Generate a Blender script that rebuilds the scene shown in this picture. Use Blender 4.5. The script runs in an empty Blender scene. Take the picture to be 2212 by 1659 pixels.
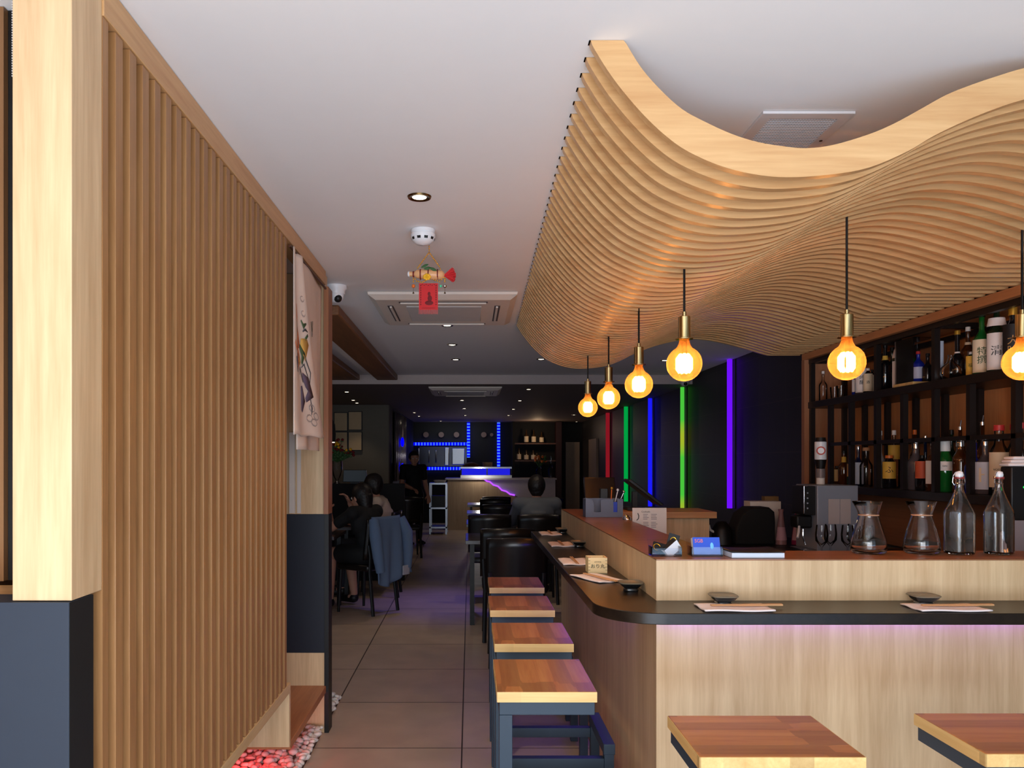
import bpy, math, random
from mathutils import Vector, Matrix, noise
SC = bpy.context.scene
COL = SC.collection
rnd = random.Random(7)
PI = math.pi
# ------------------------------------------------------------------ camera, world, daylight, exposure
CAMZ = 1.45
cam_d = bpy.data.cameras.new('camera'); cam = bpy.data.objects.new('camera', cam_d); COL.objects.link(cam)
cam.location = (0, 0, CAMZ); cam.rotation_euler = (PI/2, 0, 0)
cam_d.sensor_width = 36; cam_d.lens = 36*1700/2212; cam_d.shift_x = 91/2212; cam_d.shift_y = 165.5/2212
cam_d.clip_start = .02
SC.camera = cam
w = bpy.data.worlds.new('world'); SC.world = w; w.use_nodes = True
w.node_tree.nodes['Background'].inputs[0].default_value = (.62, .8, 1, 1)
w.node_tree.nodes['Background'].inputs[1].default_value = 1.0
SC.view_settings.view_transform = 'Standard'; SC.view_settings.look = 'None'
SC.view_settings.exposure = 0; SC.view_settings.gamma = 1; SC.view_settings.use_curve_mapping = False
def area(name, loc, rot, sx, sy, power, color, spread=PI):
    l = bpy.data.lights.new(name, 'AREA'); l.shape = 'RECTANGLE'; l.size = sx; l.size_y = sy
    l.energy = power; l.color = color; l.spread = spread
    o = bpy.data.objects.new(name, l); COL.objects.link(o); o.location = loc; o.rotation_euler = rot; return o
# daylight falling through the glazed shop front behind the camera
area('daylight', (.0, -.86, 1.15), (math.radians(90+6), 0, 0), 2.3, 1.9, 86, (.95, .97, 1))
# sunlit pavement outside throws a cool light up on to the ceiling
area('pavement_bounce', (.7, -.8, .5), (math.radians(90+50), 0, 0), 3.4, .7, 34, (.36, .66, 1))

def P(px, py, d):
    return ((px-1015)*d/1700, d, CAMZ-(py-995)*d/1700)
def X(px, d): return (px-1015)*d/1700
def Z(py, d): return CAMZ-(py-995)*d/1700

# ------------------------------------------------------------------ materials
def s2l(c): return tuple((v/12.92 if v <= .04045 else ((v+.055)/1.055)**2.4) for v in c)
def rgb(r, g, b): return s2l((r/255, g/255, b/255))+(1,)
MATS = {}
def mat(name, color, rough=.5, metal=0, spec=.5, trans=0, emit=None, es=0, ior=1.45, coat=0, sheen=0, var=.06):
    m = bpy.data.materials.new(name); m.use_nodes = True
    b = m.node_tree.nodes['Principled BSDF']
    b.inputs['Base Color'].default_value = color; b.inputs['Roughness'].default_value = rough
    b.inputs['Metallic'].default_value = metal; b.inputs['Specular IOR Level'].default_value = spec
    b.inputs['Transmission Weight'].default_value = trans; b.inputs['IOR'].default_value = ior
    b.inputs['Coat Weight'].default_value = coat; b.inputs['Sheen Weight'].default_value = sheen
    if emit: b.inputs['Emission Color'].default_value = emit; b.inputs['Emission Strength'].default_value = es
    # light procedural variation of the base colour, so that nothing is a dead flat tone
    nt = m.node_tree
    if not emit and trans == 0:
        tc = nt.nodes.new('ShaderNodeTexCoord'); n = nt.nodes.new('ShaderNodeTexNoise'); n.inputs['Scale'].default_value = 14
        n.inputs['Detail'].default_value = 4
        mx = nt.nodes.new('ShaderNodeMix'); mx.data_type = 'RGBA'
        mx.inputs[6].default_value = tuple(c*(1-var) for c in color[:3])+(1,); mx.inputs[7].default_value = tuple(min(1, c*(1+var)) for c in color[:3])+(1,)
        nt.links.new(tc.outputs['Object'], n.inputs['Vector']); nt.links.new(n.outputs[0], mx.inputs[0]); nt.links.new(mx.outputs[2], b.inputs['Base Color'])
    return m
def wood(name, c1, c2, axis='z', rough=.45, scale=1.0, bump=.04, spec=.5, boards=0):
    m = bpy.data.materials.new(name); m.use_nodes = True; nt = m.node_tree; N = nt.nodes; L = nt.links
    b = N['Principled BSDF']; b.inputs['Roughness'].default_value = rough; b.inputs['Specular IOR Level'].default_value = spec
    tc = N.new('ShaderNodeTexCoord'); mp = N.new('ShaderNodeMapping'); s = [9*scale]*3; s['xyz'.index(axis)] = .55*scale
    mp.inputs['Scale'].default_value = s; L.new(tc.outputs['Object'], mp.inputs[0])
    n1 = N.new('ShaderNodeTexNoise'); n1.inputs['Scale'].default_value = 1.6; n1.inputs['Detail'].default_value = 6; n1.inputs['Distortion'].default_value = .8
    n1.inputs['Roughness'].default_value = .62
    n2 = N.new('ShaderNodeTexNoise'); n2.inputs['Scale'].default_value = 11; n2.inputs['Detail'].default_value = 4
    L.new(mp.outputs[0], n1.inputs['Vector']); L.new(mp.outputs[0], n2.inputs['Vector'])
    ad = N.new('ShaderNodeMath'); ad.operation = 'MULTIPLY_ADD'; ad.inputs[1].default_value = .45
    L.new(n2.outputs[0], ad.inputs[0]); L.new(n1.outputs[0], ad.inputs[2])
    r = N.new('ShaderNodeValToRGB'); r.color_ramp.elements[0].position = .52; r.color_ramp.elements[1].position = .92
    r.color_ramp.elements[0].color = c1; r.color_ramp.elements[1].color = c2
    L.new(ad.outputs[0], r.inputs[0])
    out = r.outputs[0]
    if boards:   # glued staves of slightly different tone (butcher block)
        v = N.new('ShaderNodeTexVoronoi'); v.distance = 'CHEBYCHEV'; v.inputs['Scale'].default_value = 1
        v.inputs['Randomness'].default_value = .3
        mp2 = N.new('ShaderNodeMapping'); s2 = [1/boards]*3; s2['xyz'.index(axis)] = 3; mp2.inputs['Scale'].default_value = s2
        L.new(tc.outputs['Object'], mp2.inputs[0]); L.new(mp2.outputs[0], v.inputs['Vector'])
        sep = N.new('ShaderNodeSeparateColor'); L.new(v.outputs['Color'], sep.inputs[0])
        mr = N.new('ShaderNodeMapRange'); mr.inputs[3].default_value = .72; mr.inputs[4].default_value = 1.15; L.new(sep.outputs[0], mr.inputs[0])
        mu = N.new('ShaderNodeMix'); mu.data_type = 'RGBA'; mu.blend_type = 'MULTIPLY'; mu.inputs[0].default_value = 1
        L.new(out, mu.inputs[6]); L.new(mr.outputs[0], mu.inputs[7]); out = mu.outputs[2]
    L.new(out, b.inputs['Base Color'])
    bp = N.new('ShaderNodeBump'); bp.inputs['Strength'].default_value = bump; bp.inputs['Distance'].default_value = .01
    L.new(ad.outputs[0], bp.inputs['Height']); L.new(bp.outputs[0], b.inputs['Normal'])
    return m
def emis(name, color, strength):
    m = bpy.data.materials.new(name); m.use_nodes = True; nt = m.node_tree
    nt.nodes.remove(nt.nodes['Principled BSDF']); e = nt.nodes.new('ShaderNodeEmission')
    e.inputs[0].default_value = color; e.inputs[1].default_value = strength
    nt.links.new(e.outputs[0], nt.nodes['Material Output'].inputs[0]); return m
def led(name, c1, c2, strength, pitch, axis):   # beaded tape light: bright diodes along a dimmer strip
    m = emis(name, c1, strength); nt = m.node_tree; N = nt.nodes; L = nt.links
    tc = N.new('ShaderNodeTexCoord'); sp = N.new('ShaderNodeSeparateXYZ'); L.new(tc.outputs['Object'], sp.inputs[0])
    mu = N.new('ShaderNodeMath'); mu.operation = 'MULTIPLY'; mu.inputs[1].default_value = 2*PI/pitch; L.new(sp.outputs['XYZ'.index(axis.upper())], mu.inputs[0])
    si = N.new('ShaderNodeMath'); si.operation = 'SINE'; L.new(mu.outputs[0], si.inputs[0])
    mr = N.new('ShaderNodeMapRange'); mr.inputs[1].default_value = -.2; mr.inputs[2].default_value = .9; L.new(si.outputs[0], mr.inputs[0])
    mx = N.new('ShaderNodeMix'); mx.data_type = 'RGBA'; mx.inputs[6].default_value = c1; mx.inputs[7].default_value = c2
    L.new(mr.outputs[0], mx.inputs[0])
    e = [n for n in N if n.type == 'EMISSION'][0]; L.new(mx.outputs[2], e.inputs[0]); return m
def thin_glass(name, tint, gloss=.25, rough=.02):
    m = bpy.data.materials.new(name); m.use_nodes = True; nt = m.node_tree; N = nt.nodes; L = nt.links
    N.remove(N['Principled BSDF']); t = N.new('ShaderNodeBsdfTransparent'); t.inputs[0].default_value = tint
    g = N.new('ShaderNodeBsdfGlossy'); g.inputs['Roughness'].default_value = rough
    lw = N.new('ShaderNodeLayerWeight'); lw.inputs[0].default_value = gloss
    mx = N.new('ShaderNodeMixShader'); L.new(lw.outputs['Fresnel'], mx.inputs[0]); L.new(t.outputs[0], mx.inputs[1]); L.new(g.outputs[0], mx.inputs[2])
    L.new(mx.outputs[0], N['Material Output'].inputs[0]); return m
def real_glass(name, tint, rough=0, ior=1.45):
    m = bpy.data.materials.new(name); m.use_nodes = True; nt = m.node_tree; N = nt.nodes; L = nt.links
    b = N['Principled BSDF']; b.inputs['Base Color'].default_value = tint; b.inputs['Transmission Weight'].default_value = 1
    b.inputs['Roughness'].default_value = rough; b.inputs['IOR'].default_value = ior
    return m

M = dict(
 oak_x=wood('oak_x', rgb(196,148,98), rgb(220,178,126), 'x', .30),
 oak_z=wood('oak_z', rgb(200,164,122), rgb(226,194,152), 'z', .42),
 oak_y=wood('oak_y', rgb(196,162,112), rgb(220,190,140), 'y', .42),
 screen=wood('screen_oak', rgb(150,104,62), rgb(172,126,80), 'z', .4, 1.4),
 counter_top=wood('counter_top', rgb(128,80,50), rgb(160,106,70), 'x', .3, .8),
 ledge=wood('ledge', rgb(26,19,15), rgb(38,29,22), 'y', .30, .9, .02, spec=.3),
 seat=wood('seat', rgb(174,108,54), rgb(196,136,76), 'y', .38, 1.2, .03, boards=.055),
 seat_edge=wood('seat_edge', rgb(214,170,104), rgb(232,196,130), 'x', .5, 1.2, .03, boards=.055),
 darkwood=wood('dark_wood', rgb(70,40,25), rgb(100,58,36), 'z', .4),
 raft=wood('raft_wood', rgb(120,80,50), rgb(150,100,64), 'y', .5),
 navy=mat('navy_laminate', rgb(36,47,63), .55),
 steel_frame=mat('painted_steel', rgb(46,62,78), .5, 0, .5),
 black=mat('black', rgb(16,14,15), .45),
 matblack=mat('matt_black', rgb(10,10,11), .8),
 leather=mat('leather', rgb(22,18,17), .28, 0, .6),
 shelf_steel=mat('shelf_steel', rgb(30,22,20), .4, .2),
 white=mat('white_plastic', rgb(235,236,240), .35),
 cream=mat('cream_plastic', rgb(225,215,205), .5),
 grille=mat('grille_grey', rgb(205,205,205), .6),
 chrome=mat('chrome', rgb(220,220,225), .12, 1),
 stainless=mat('stainless', rgb(170,175,185), .3, 1),
 brass=mat('brass', rgb(225,205,150), .14, 1),
 antique=mat('antique_brass', rgb(120,95,60), .25, 1),
 paper=mat('paper', rgb(238,232,228), .7),
 napkin=mat('napkin', rgb(240,226,222), .8),
 chopstick=wood('chopstick', rgb(196,140,96), rgb(220,170,120), 'x', .5, 3),
 red=mat('red_fabric', rgb(200,24,30), .6), gold=mat('gold_bead', rgb(240,180,50), .25, .8), darkred=mat('dark_red', rgb(110,16,22), .7),
 green=mat('leaf_green', rgb(50,90,40), .5), yellow=mat('yellow_silk', rgb(240,180,30), .5),
 navy_dark=mat('blue_plastic', rgb(30,60,190), .3),
)
M['linen'] = mat('linen', rgb(232,214,200), .85)
M['linen'].node_tree.nodes['Principled BSDF'].inputs['Subsurface Weight'].default_value = 0

# ------------------------------------------------------------------ mesh builder
class MB:
    def __init__(s): s.v = []; s.f = []
    def add(s, vs, fs):
        o = len(s.v); s.v += [tuple(v) for v in vs]; s.f += [tuple(i+o for i in f) for f in fs]; return s
    def box(s, x0, x1, y0, y1, z0, z1):
        vs = [(x, y, z) for x in (x0, x1) for y in (y0, y1) for z in (z0, z1)]
        return s.add(vs, [(0,1,3,2),(4,6,7,5),(0,4,5,1),(2,3,7,6),(0,2,6,4),(1,5,7,3)])
    def cyl(s, p0, p1, r0, r1=None, n=16, cap=True):
        r1 = r0 if r1 is None else r1; p0 = Vector(p0); p1 = Vector(p1); d = (p1-p0).normalized()
        a = d.orthogonal().normalized(); b = d.cross(a); vs = []
        for p, r in ((p0, r0), (p1, r1)):
            for i in range(n):
                t = 2*PI*i/n; vs.append(p+a*(r*math.cos(t))+b*(r*math.sin(t)))
        fs = [(i, (i+1) % n, n+(i+1) % n, n+i) for i in range(n)]
        if cap: fs += [tuple(reversed(range(n))), tuple(range(n, 2*n))]
        return s.add(vs, fs)
    def lathe(s, prof, c=(0,0,0), n=24, close=False, a0=0, a1=2*PI):
        full = abs(a1-a0-2*PI) < 1e-6; k = n if full else n+1; vs = []
        for r, z in prof:
            for i in range(k):
                t = a0+(a1-a0)*i/n; vs.append((c[0]+r*math.cos(t), c[1]+r*math.sin(t), c[2]+z))
        fs = []
        for j in range(len(prof)-1):
            for i in range(n):
                i2 = (i+1) % k; fs.append((j*k+i, j*k+i2, (j+1)*k+i2, (j+1)*k+i))
        if full and prof[0][0] > 1e-5 and close: fs.append(tuple(reversed(range(k))))
        if full and prof[-1][0] > 1e-5 and close: fs.append(tuple(range((len(prof)-1)*k, len(prof)*k)))
        return s.add(vs, fs)
    def tube(s, pts, r, n=8):
        pts = [Vector(p) for p in pts]; k = len(pts); vs = []; prev = None
        for i, p in enumerate(pts):
            d = (pts[min(i+1, k-1)]-pts[max(i-1, 0)]).normalized()
            a = d.orthogonal().normalized() if prev is None else (prev-d*prev.dot(d)).normalized()
            prev = a; b = d.cross(a); rr = r[i] if isinstance(r, (list, tuple)) else r
            for j in range(n):
                t = 2*PI*j/n; vs.append(p+a*rr*math.cos(t)+b*rr*math.sin(t))
        fs = [(i*n+j, i*n+(j+1) % n, (i+1)*n+(j+1) % n, (i+1)*n+j) for i in range(k-1) for j in range(n)]
        fs += [tuple(reversed(range(n))), tuple(range((k-1)*n, k*n))]
        return s.add(vs, fs)
    def sph(s, c, r, n=16, m=10, sc=(1,1,1)):
        vs = [(c[0], c[1], c[2]+r*sc[2])]; fs = []
        for j in range(1, m):
            for i in range(n):
                t = PI*j/m; u = 2*PI*i/n
                vs.append((c[0]+r*sc[0]*math.sin(t)*math.cos(u), c[1]+r*sc[1]*math.sin(t)*math.sin(u), c[2]+r*sc[2]*math.cos(t)))
        vs.append((c[0], c[1], c[2]-r*sc[2])); e = len(vs)-1
        for i in range(n):
            i2 = (i+1) % n; fs.append((0, 1+i, 1+i2)); fs.append((e, 1+(m-2)*n+i2, 1+(m-2)*n+i))
            for j in range(m-2): fs.append((1+j*n+i, 1+(j+1)*n+i, 1+(j+1)*n+i2, 1+j*n+i2))
        return s.add(vs, fs)
    def prism(s, poly, axis, a, b):   # polygon in the other two axes (xyz order), extruded along axis
        def mk(p, t):
            q = list(p); q.insert('xyz'.index(axis), t); return tuple(q)
        n = len(poly); vs = [mk(p, a) for p in poly]+[mk(p, b) for p in poly]
        fs = [(i, (i+1) % n, n+(i+1) % n, n+i) for i in range(n)]+[tuple(reversed(range(n))), tuple(range(n, 2*n))]
        return s.add(vs, fs)
    def grid(s, fn, nu, nv, thick=0):
        vs = [fn(i/nu, j/nv) for i in range(nu+1) for j in range(nv+1)]
        fs = [(i*(nv+1)+j, (i+1)*(nv+1)+j, (i+1)*(nv+1)+j+1, i*(nv+1)+j+1) for i in range(nu) for j in range(nv)]
        return s.add(vs, fs)
    def build(s, name, m, parent=None, bevel=0, seg=2, smooth=40, local=False, solid=0, sub=0):
        me = bpy.data.meshes.new(name)
        vs = s.v
        if parent is not None and not local:
            o = Vector((0,0,0)); p = parent
            while p is not None: o += p.location; p = p.parent
            vs = [(v[0]-o.x, v[1]-o.y, v[2]-o.z) for v in vs]
        me.from_pydata(vs, [], s.f)
        import bmesh
        bm = bmesh.new(); bm.from_mesh(me); bmesh.ops.recalc_face_normals(bm, faces=bm.faces); bm.to_mesh(me); bm.free()
        me.materials.append(m if not isinstance(m, str) else M[m])
        if smooth:
            me.polygons.foreach_set('use_smooth', [True]*len(me.polygons)); me.set_sharp_from_angle(angle=math.radians(smooth))
        ob = bpy.data.objects.new(name, me); COL.objects.link(ob)
        if parent is not None: ob.parent = parent
        if solid:
            md = ob.modifiers.new('solid', 'SOLIDIFY'); md.thickness = solid; md.offset = 0
        if bevel:
            md = ob.modifiers.new('bevel', 'BEVEL'); md.width = bevel; md.segments = seg; md.limit_method = 'ANGLE'; md.angle_limit = math.radians(50)
        if sub:
            md = ob.modifiers.new('sub', 'SUBSURF'); md.levels = sub; md.render_levels = sub
        return ob
def tag(o, label=None, cat=None, group=None, kind=None):
    if label: o['label'] = label
    if cat: o['category'] = cat
    if group: o['group'] = group
    if kind: o['kind'] = kind
    return o
def thing(name, label, cat, loc=(0,0,0), rz=0, group=None):
    o = bpy.data.objects.new(name, None); COL.objects.link(o); o.location = loc; o.rotation_euler = (0, 0, rz)
    o.empty_display_size = .1
    return tag(o, label, cat, group)
def struct(name, mb, m, **k): return tag(mb.build(name, m, **k), kind='structure')
def dup(root, loc, rz, label, group=None):
    def cp(o, par):
        c = o.copy(); COL.objects.link(c); c.parent = par
        for ch in o.children: cp(ch, c)
        return c
    r = cp(root, None); r.location = loc; r.rotation_euler = (0, 0, rz); r['label'] = label
    if group: r['group'] = group
    return r
FONT = bpy.data.fonts.load('<builtin>') if '<builtin>' not in [f.filepath for f in bpy.data.fonts] else bpy.data.fonts[0]
def text_mesh(body, size, ext=.0004, align='CENTER'):
    c = bpy.data.curves.new('t', 'FONT'); c.body = body; c.size = size; c.align_x = align; c.align_y = 'CENTER'; c.extrude = ext; c.resolution_u = 3
    o = bpy.data.objects.new('t', c); COL.objects.link(o)
    dg = bpy.context.evaluated_depsgraph_get(); me = bpy.data.meshes.new_from_object(o.evaluated_get(dg))
    mb = MB(); mb.v = [tuple(v.co) for v in me.vertices]; mb.f = [tuple(p.vertices) for p in me.polygons]
    bpy.data.objects.remove(o); bpy.data.curves.remove(c); bpy.data.meshes.remove(me); return mb
def xf(mb, fn): mb.v = [fn(*v) for v in mb.v]; return mb

# ------------------------------------------------------------------ room shell
CEIL = 2.45; LOWC = CAMZ+.893; YB = 9.2; YEND = 18.3; XR = 2.6
def floor_mat():
    m = bpy.data.materials.new('floor_tiles'); m.use_nodes = True; nt = m.node_tree; N = nt.nodes; L = nt.links; b = N['Principled BSDF']
    tc = N.new('ShaderNodeTexCoord'); mp = N.new('ShaderNodeMapping'); mp.inputs['Location'].default_value = (.04, .53, 0)
    L.new(tc.outputs['Object'], mp.inputs[0])
    br = N.new('ShaderNodeTexBrick'); br.offset = 0; br.inputs['Scale'].default_value = 1; br.inputs['Mortar Size'].default_value = .004
    br.inputs['Brick Width'].default_value = .75; br.inputs['Row Height'].default_value = .75; br.inputs['Bias'].default_value = 0
    br.inputs['Color1'].default_value = rgb(186,164,146); br.inputs['Color2'].default_value = rgb(196,174,154); br.inputs['Mortar'].default_value = rgb(74,62,56)
    L.new(mp.outputs[0], br.inputs['Vector'])
    n = N.new('ShaderNodeTexNoise'); n.inputs['Scale'].default_value = 5; n.inputs['Detail'].default_value = 8; L.new(tc.outputs['Object'], n.inputs['Vector'])
    mr = N.new('ShaderNodeMapRange'); mr.inputs[3].default_value = .75; mr.inputs[4].default_value = 1.2; L.new(n.outputs[0], mr.inputs[0])
    mu = N.new('ShaderNodeMix'); mu.data_type = 'RGBA'; mu.blend_type = 'MULTIPLY'; mu.inputs[0].default_value = 1
    L.new(br.outputs[0], mu.inputs[6]); L.new(mr.outputs[0], mu.inputs[7]); L.new(mu.outputs[2], b.inputs['Base Color']); b.inputs['Roughness'].default_value = .42
    return m
struct('floor', MB().box(-3.5, 3.6, -1.05, YEND+.2, -.08, 0), floor_mat())
M['ceiling'] = mat('ceiling_paint', rgb(238,238,240), .8, var=.012)
struct('ceiling', MB().box(-3.5, 3.6, -1.05, YB, CEIL, CEIL+.1), 'ceiling')
M['low_ceiling'] = mat('low_ceiling_paint', rgb(120,106,102), .7)
struct('ceiling', MB().box(-3.5, 3.6, YB, YEND+.2, LOWC, CEIL+.1), 'low_ceiling')
M['wall_grey'] = mat('grey_wall_paint', rgb(120,115,105), .8)
M['wall_dark'] = mat('dark_wall_paint', rgb(12,11,13), .7)
struct('wall_left', MB().box(-3.5, -3.4, 4.2, 12.6, 0, CEIL), 'wall_grey')
struct('wall_left', MB().box(-3.5, -1.3, 12.6, 12.8, 0, LOWC), 'wall_grey')
struct('wall_left', MB().box(-1.4, -1.3, 12.8, YEND, 0, LOWC), 'wall_dark')
struct('wall_left', MB().box(-1.45, -1.35, -1.05, 4.2, 0, CEIL), 'oak_z')
struct('wall_back', MB().box(-1.4, 3.6, YEND, YEND+.1, 0, LOWC), 'wall_dark')
def tile_mat():
    m = bpy.data.materials.new('dark_wall_tiles'); m.use_nodes = True; nt = m.node_tree; N = nt.nodes; L = nt.links; b = N['Principled BSDF']
    tc = N.new('ShaderNodeTexCoord'); sp = N.new('ShaderNodeSeparateXYZ'); cb = N.new('ShaderNodeCombineXYZ')
    L.new(tc.outputs['Object'], sp.inputs[0]); L.new(sp.outputs[1], cb.inputs[0]); L.new(sp.outputs[2], cb.inputs[1])
    mp = N.new('ShaderNodeMapping'); mp.inputs['Location'].default_value = (.12, .2, 0); L.new(cb.outputs[0], mp.inputs[0])
    br = N.new('ShaderNodeTexBrick'); br.offset = 0; br.inputs['Scale'].default_value = 1; br.inputs['Mortar Size'].default_value = .003
    br.inputs['Brick Width'].default_value = .6; br.inputs['Row Height'].default_value = .43
    br.inputs['Color1'].default_value = rgb(30,27,30); br.inputs['Color2'].default_value = rgb(34,30,33); br.inputs['Mortar'].default_value = rgb(60,50,48)
    L.new(mp.outputs[0], br.inputs['Vector']); L.new(br.outputs[0], b.inputs['Base Color']); b.inputs['Roughness'].default_value = .5
    return m
struct('wall_right', MB().box(XR, XR+.1, 5.78, YEND, 0, CEIL), tile_mat())
struct('wall_right', MB().box(2.80, 2.9, -1.05, 5.78, 0, CEIL).box(2.60, 2.9, 5.70, 5.78, 0, CEIL), 'wall_grey')
# shop front behind the camera: sill wall, head, mullions and glass
fr = struct('wall_front', MB().box(-1.35, 2.8, -1.05, -.95, 0, .12).box(-1.35, 2.8, -1.05, -.95, 2.3, CEIL), 'wall_grey')
wn = tag(thing('window_1', None, None), kind='structure'); 
wf = MB()
for x in (-1.32, 0, 1.4, 2.74): wf.box(x-.03, x+.03, -1.03, -.97, .12, 2.3)
wf.box(-1.32, 2.77, -1.03, -.97, .12, .17).box(-1.32, 2.77, -1.03, -.97, 2.25, 2.3)
tag(wf.build('window_frame', 'black', wn), kind='structure')
tag(MB().box(-1.3, 2.74, -1.005, -.995, .17, 2.25).build('window_pane', thin_glass('window_glass', (1,1,1,1)), wn), kind='structure')

# ------------------------------------------------------------------ wave feature ceiling over the bar
def fin_pts():
    k = 1.87/1700
    low = [(1273,83),(1283,104),(1312,151),(1345,196),(1392,250),(1439,294),(1486,327),(1556,358),(1627,376),(1700,383),(1794,377),(1877,362),(1960,327),(2016,294),(2085,261),(2155,233),(2212,215)]
    top = [(1347,84),(1385,146),(1429,196),(1474,236),(1521,262),(1580,289),(1638,307),(1700,317),(1745,320),(1800,313),(1877,290),(1933,266),(1988,236),(2044,205),(2099,183),(2155,164),(2212,147)]
    L = [((x-1015)*k, (995-y)*k) for x, y in low]; T = [((x-1015)*k, (995-y)*k) for x, y in top]
    L += [(1.40,.878),(1.48,.890),(1.56,.888),(1.66,.872),(1.76,.846),(1.86,.815),(1.94,.788),(2.0,.77),(2.42,.77)]
    T += [(1.40,.950),(1.48,.962),(1.56,.962),(1.66,.948),(1.76,.924),(1.86,.894),(1.94,.868),(2.0,.85),(2.42,.85)]
    return L, T
def catmull(pts, n=4, sharp_tail=2):
    out = []
    m = len(pts)
    for i in range(m-1):
        p0 = pts[max(i-1, 0)]; p1 = pts[i]; p2 = pts[i+1]; p3 = pts[min(i+2, m-1)]
        if i >= m-sharp_tail: out.append(p1); continue
        if i == m-sharp_tail-1: p3 = p2
        for k in range(n):
            t = k/n
            out.append(tuple(.5*((2*p1[a])+(-p0[a]+p2[a])*t+(2*p0[a]-5*p1[a]+4*p2[a]-p3[a])*t*t+(-p0[a]+3*p1[a]-3*p2[a]+p3[a])*t**3) for a in (0, 1)))
    out.append(pts[-1]); return out
L0, T0 = fin_pts(); L0 = catmull(L0); T0 = catmull(T0)
wave = thing('wave_ceiling', 'undulating pale oak slatted feature ceiling above the bar', 'ceiling feature', (1.4, 1.87, CEIL))
NF = 50; Y0 = 1.87; DY = (5.76-1.87)/(NF-1)
for i in range(NF):
    y = Y0+i*DY; t = i/(NF-1)
    def dr(p):
        x, h = p; d = .055 if x < .9 else (.055+(x-.9)/1.1*.13 if x < 2 else .185)
        if x > 2.41: return (2.42, CAMZ+h)
        return (x+d*t, CAMZ+min(h, .998) if h < .99 else CAMZ+.999)
    lo = [dr(p) for p in L0]; to = [dr(p) for p in T0]
    n = min(len(lo), len(to)); th = .024
    vs = []; 
    for a, b in ((lo, y), (to, y), (lo, y+th), (to, y+th)): vs += [(q[0], b, q[1]) for q in a]
    nl, ntp = len(lo), len(to); fs = []
    assert nl == ntp
    for j in range(nl-1):
        fs += [(j, j+1, nl+j+1, nl+j), (2*nl+j, 3*nl+j, 3*nl+j+1, 2*nl+j+1), (j, 2*nl+j, 2*nl+j+1, j+1), (nl+j, nl+j+1, 3*nl+j+1, 3*nl+j)]
    fs += [(0, nl, 3*nl, 2*nl), (nl-1, 3*nl-1, 4*nl-1, 2*nl-1)]
    MB().add(vs, fs).build('curved_slat', 'oak_x', wave)

# ------------------------------------------------------------------ left: post, plinth, slatted screen, doorway with curtain
XS = -.763
post = thing('timber_post', 'pale oak square post on the navy plinth, nearest upright on the left', 'post', (-.82, 1.57, 1.18))
MB().box(-.878, XS-.001, 1.51, 1.634, 1.181, CEIL-.002).build('post', 'oak_z', post, bevel=.0015)
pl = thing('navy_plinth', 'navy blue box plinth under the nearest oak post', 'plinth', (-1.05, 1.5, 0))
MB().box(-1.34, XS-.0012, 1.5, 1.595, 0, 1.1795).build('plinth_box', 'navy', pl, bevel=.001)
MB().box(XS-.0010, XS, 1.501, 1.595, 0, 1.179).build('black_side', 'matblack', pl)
MB().box(-1.34, -.84, 1.597, 1.72, 1.13, 1.178).build('plinth_cap', 'oak_x', pl, bevel=.001)
pp = thing('oak_panel', 'brown oak panel at the left picture edge behind the post', 'panel', (-1.2, 1.75, 1.18))
MB().box(-1.34, -1.025, 1.73, 1.76, 1.185, CEIL-.002).build('panel_board', wood('brown_oak', rgb(120,84,52), rgb(146,104,66), 'z', .45), pp)
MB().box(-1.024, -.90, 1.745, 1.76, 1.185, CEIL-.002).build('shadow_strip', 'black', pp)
# twisted rope glimpsed in the gap
mbz = MB()
for k in range(30): mbz.box(-.99+.0, -.955, 1.70, 1.712, 2.28+k*.0055, 2.2825+k*.0055)
mbz.cyl((-.972, 1.706, 2.26), (-.972, 1.706, CEIL-.003), .010, n=8).build('cord', 'grille', pp)
scr = thing('slatted_screen', 'tall oak screen wall of vertical slats beside the entrance aisle', 'screen', (-.8, 2.45, .47))
MB().box(-.83, -.80, 1.64, 3.33, .51, CEIL-.076).build('backing_panel', 'screen', scr)
sl = MB()
for i in range(24):
    y = 1.695+i*.0703
    if y+.035 < 3.335: sl.box(-.7995, XS, y, y+.036, .5105, CEIL-.0765)
sl.build('slats', 'screen', scr, bevel=.0012)
MB().box(-.83, XS, 1.6345, 1.66, .47, CEIL-.076).build('stile', 'screen', scr)
MB().box(-.835, XS+.003, 1.635, 4.15, CEIL-.075, CEIL-.002).build('top_rail', wood('rail_oak', rgb(190,140,92), rgb(212,168,116), 'y', .4), scr, bevel=.001)
MB().box(-.86, XS+.003, 1.6, 3.335, .47, .5098).build('bottom_rail', 'oak_y', scr, bevel=.001)
MB().box(-1.34, -.80, 1.73, 3.335, .42, .469).build('underside_board', 'darkwood', scr)
MB().box(-1.34, XS-.002, 3.336, 3.36, .235, .469).build('end_board', 'oak_z', scr)
# low shelf in the doorway
sh = thing('doorway_shelf', 'low brown wooden shelf at the foot of the curtained doorway', 'shelf', (-1, 3.8, .2))
MB().box(-1.34, XS-.003, 3.362, 4.198, .215, .25).build('shelf_board', wood('shelf_board', rgb(160,96,60), rgb(186,120,78), 'y', .4), sh, bevel=.002)
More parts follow.
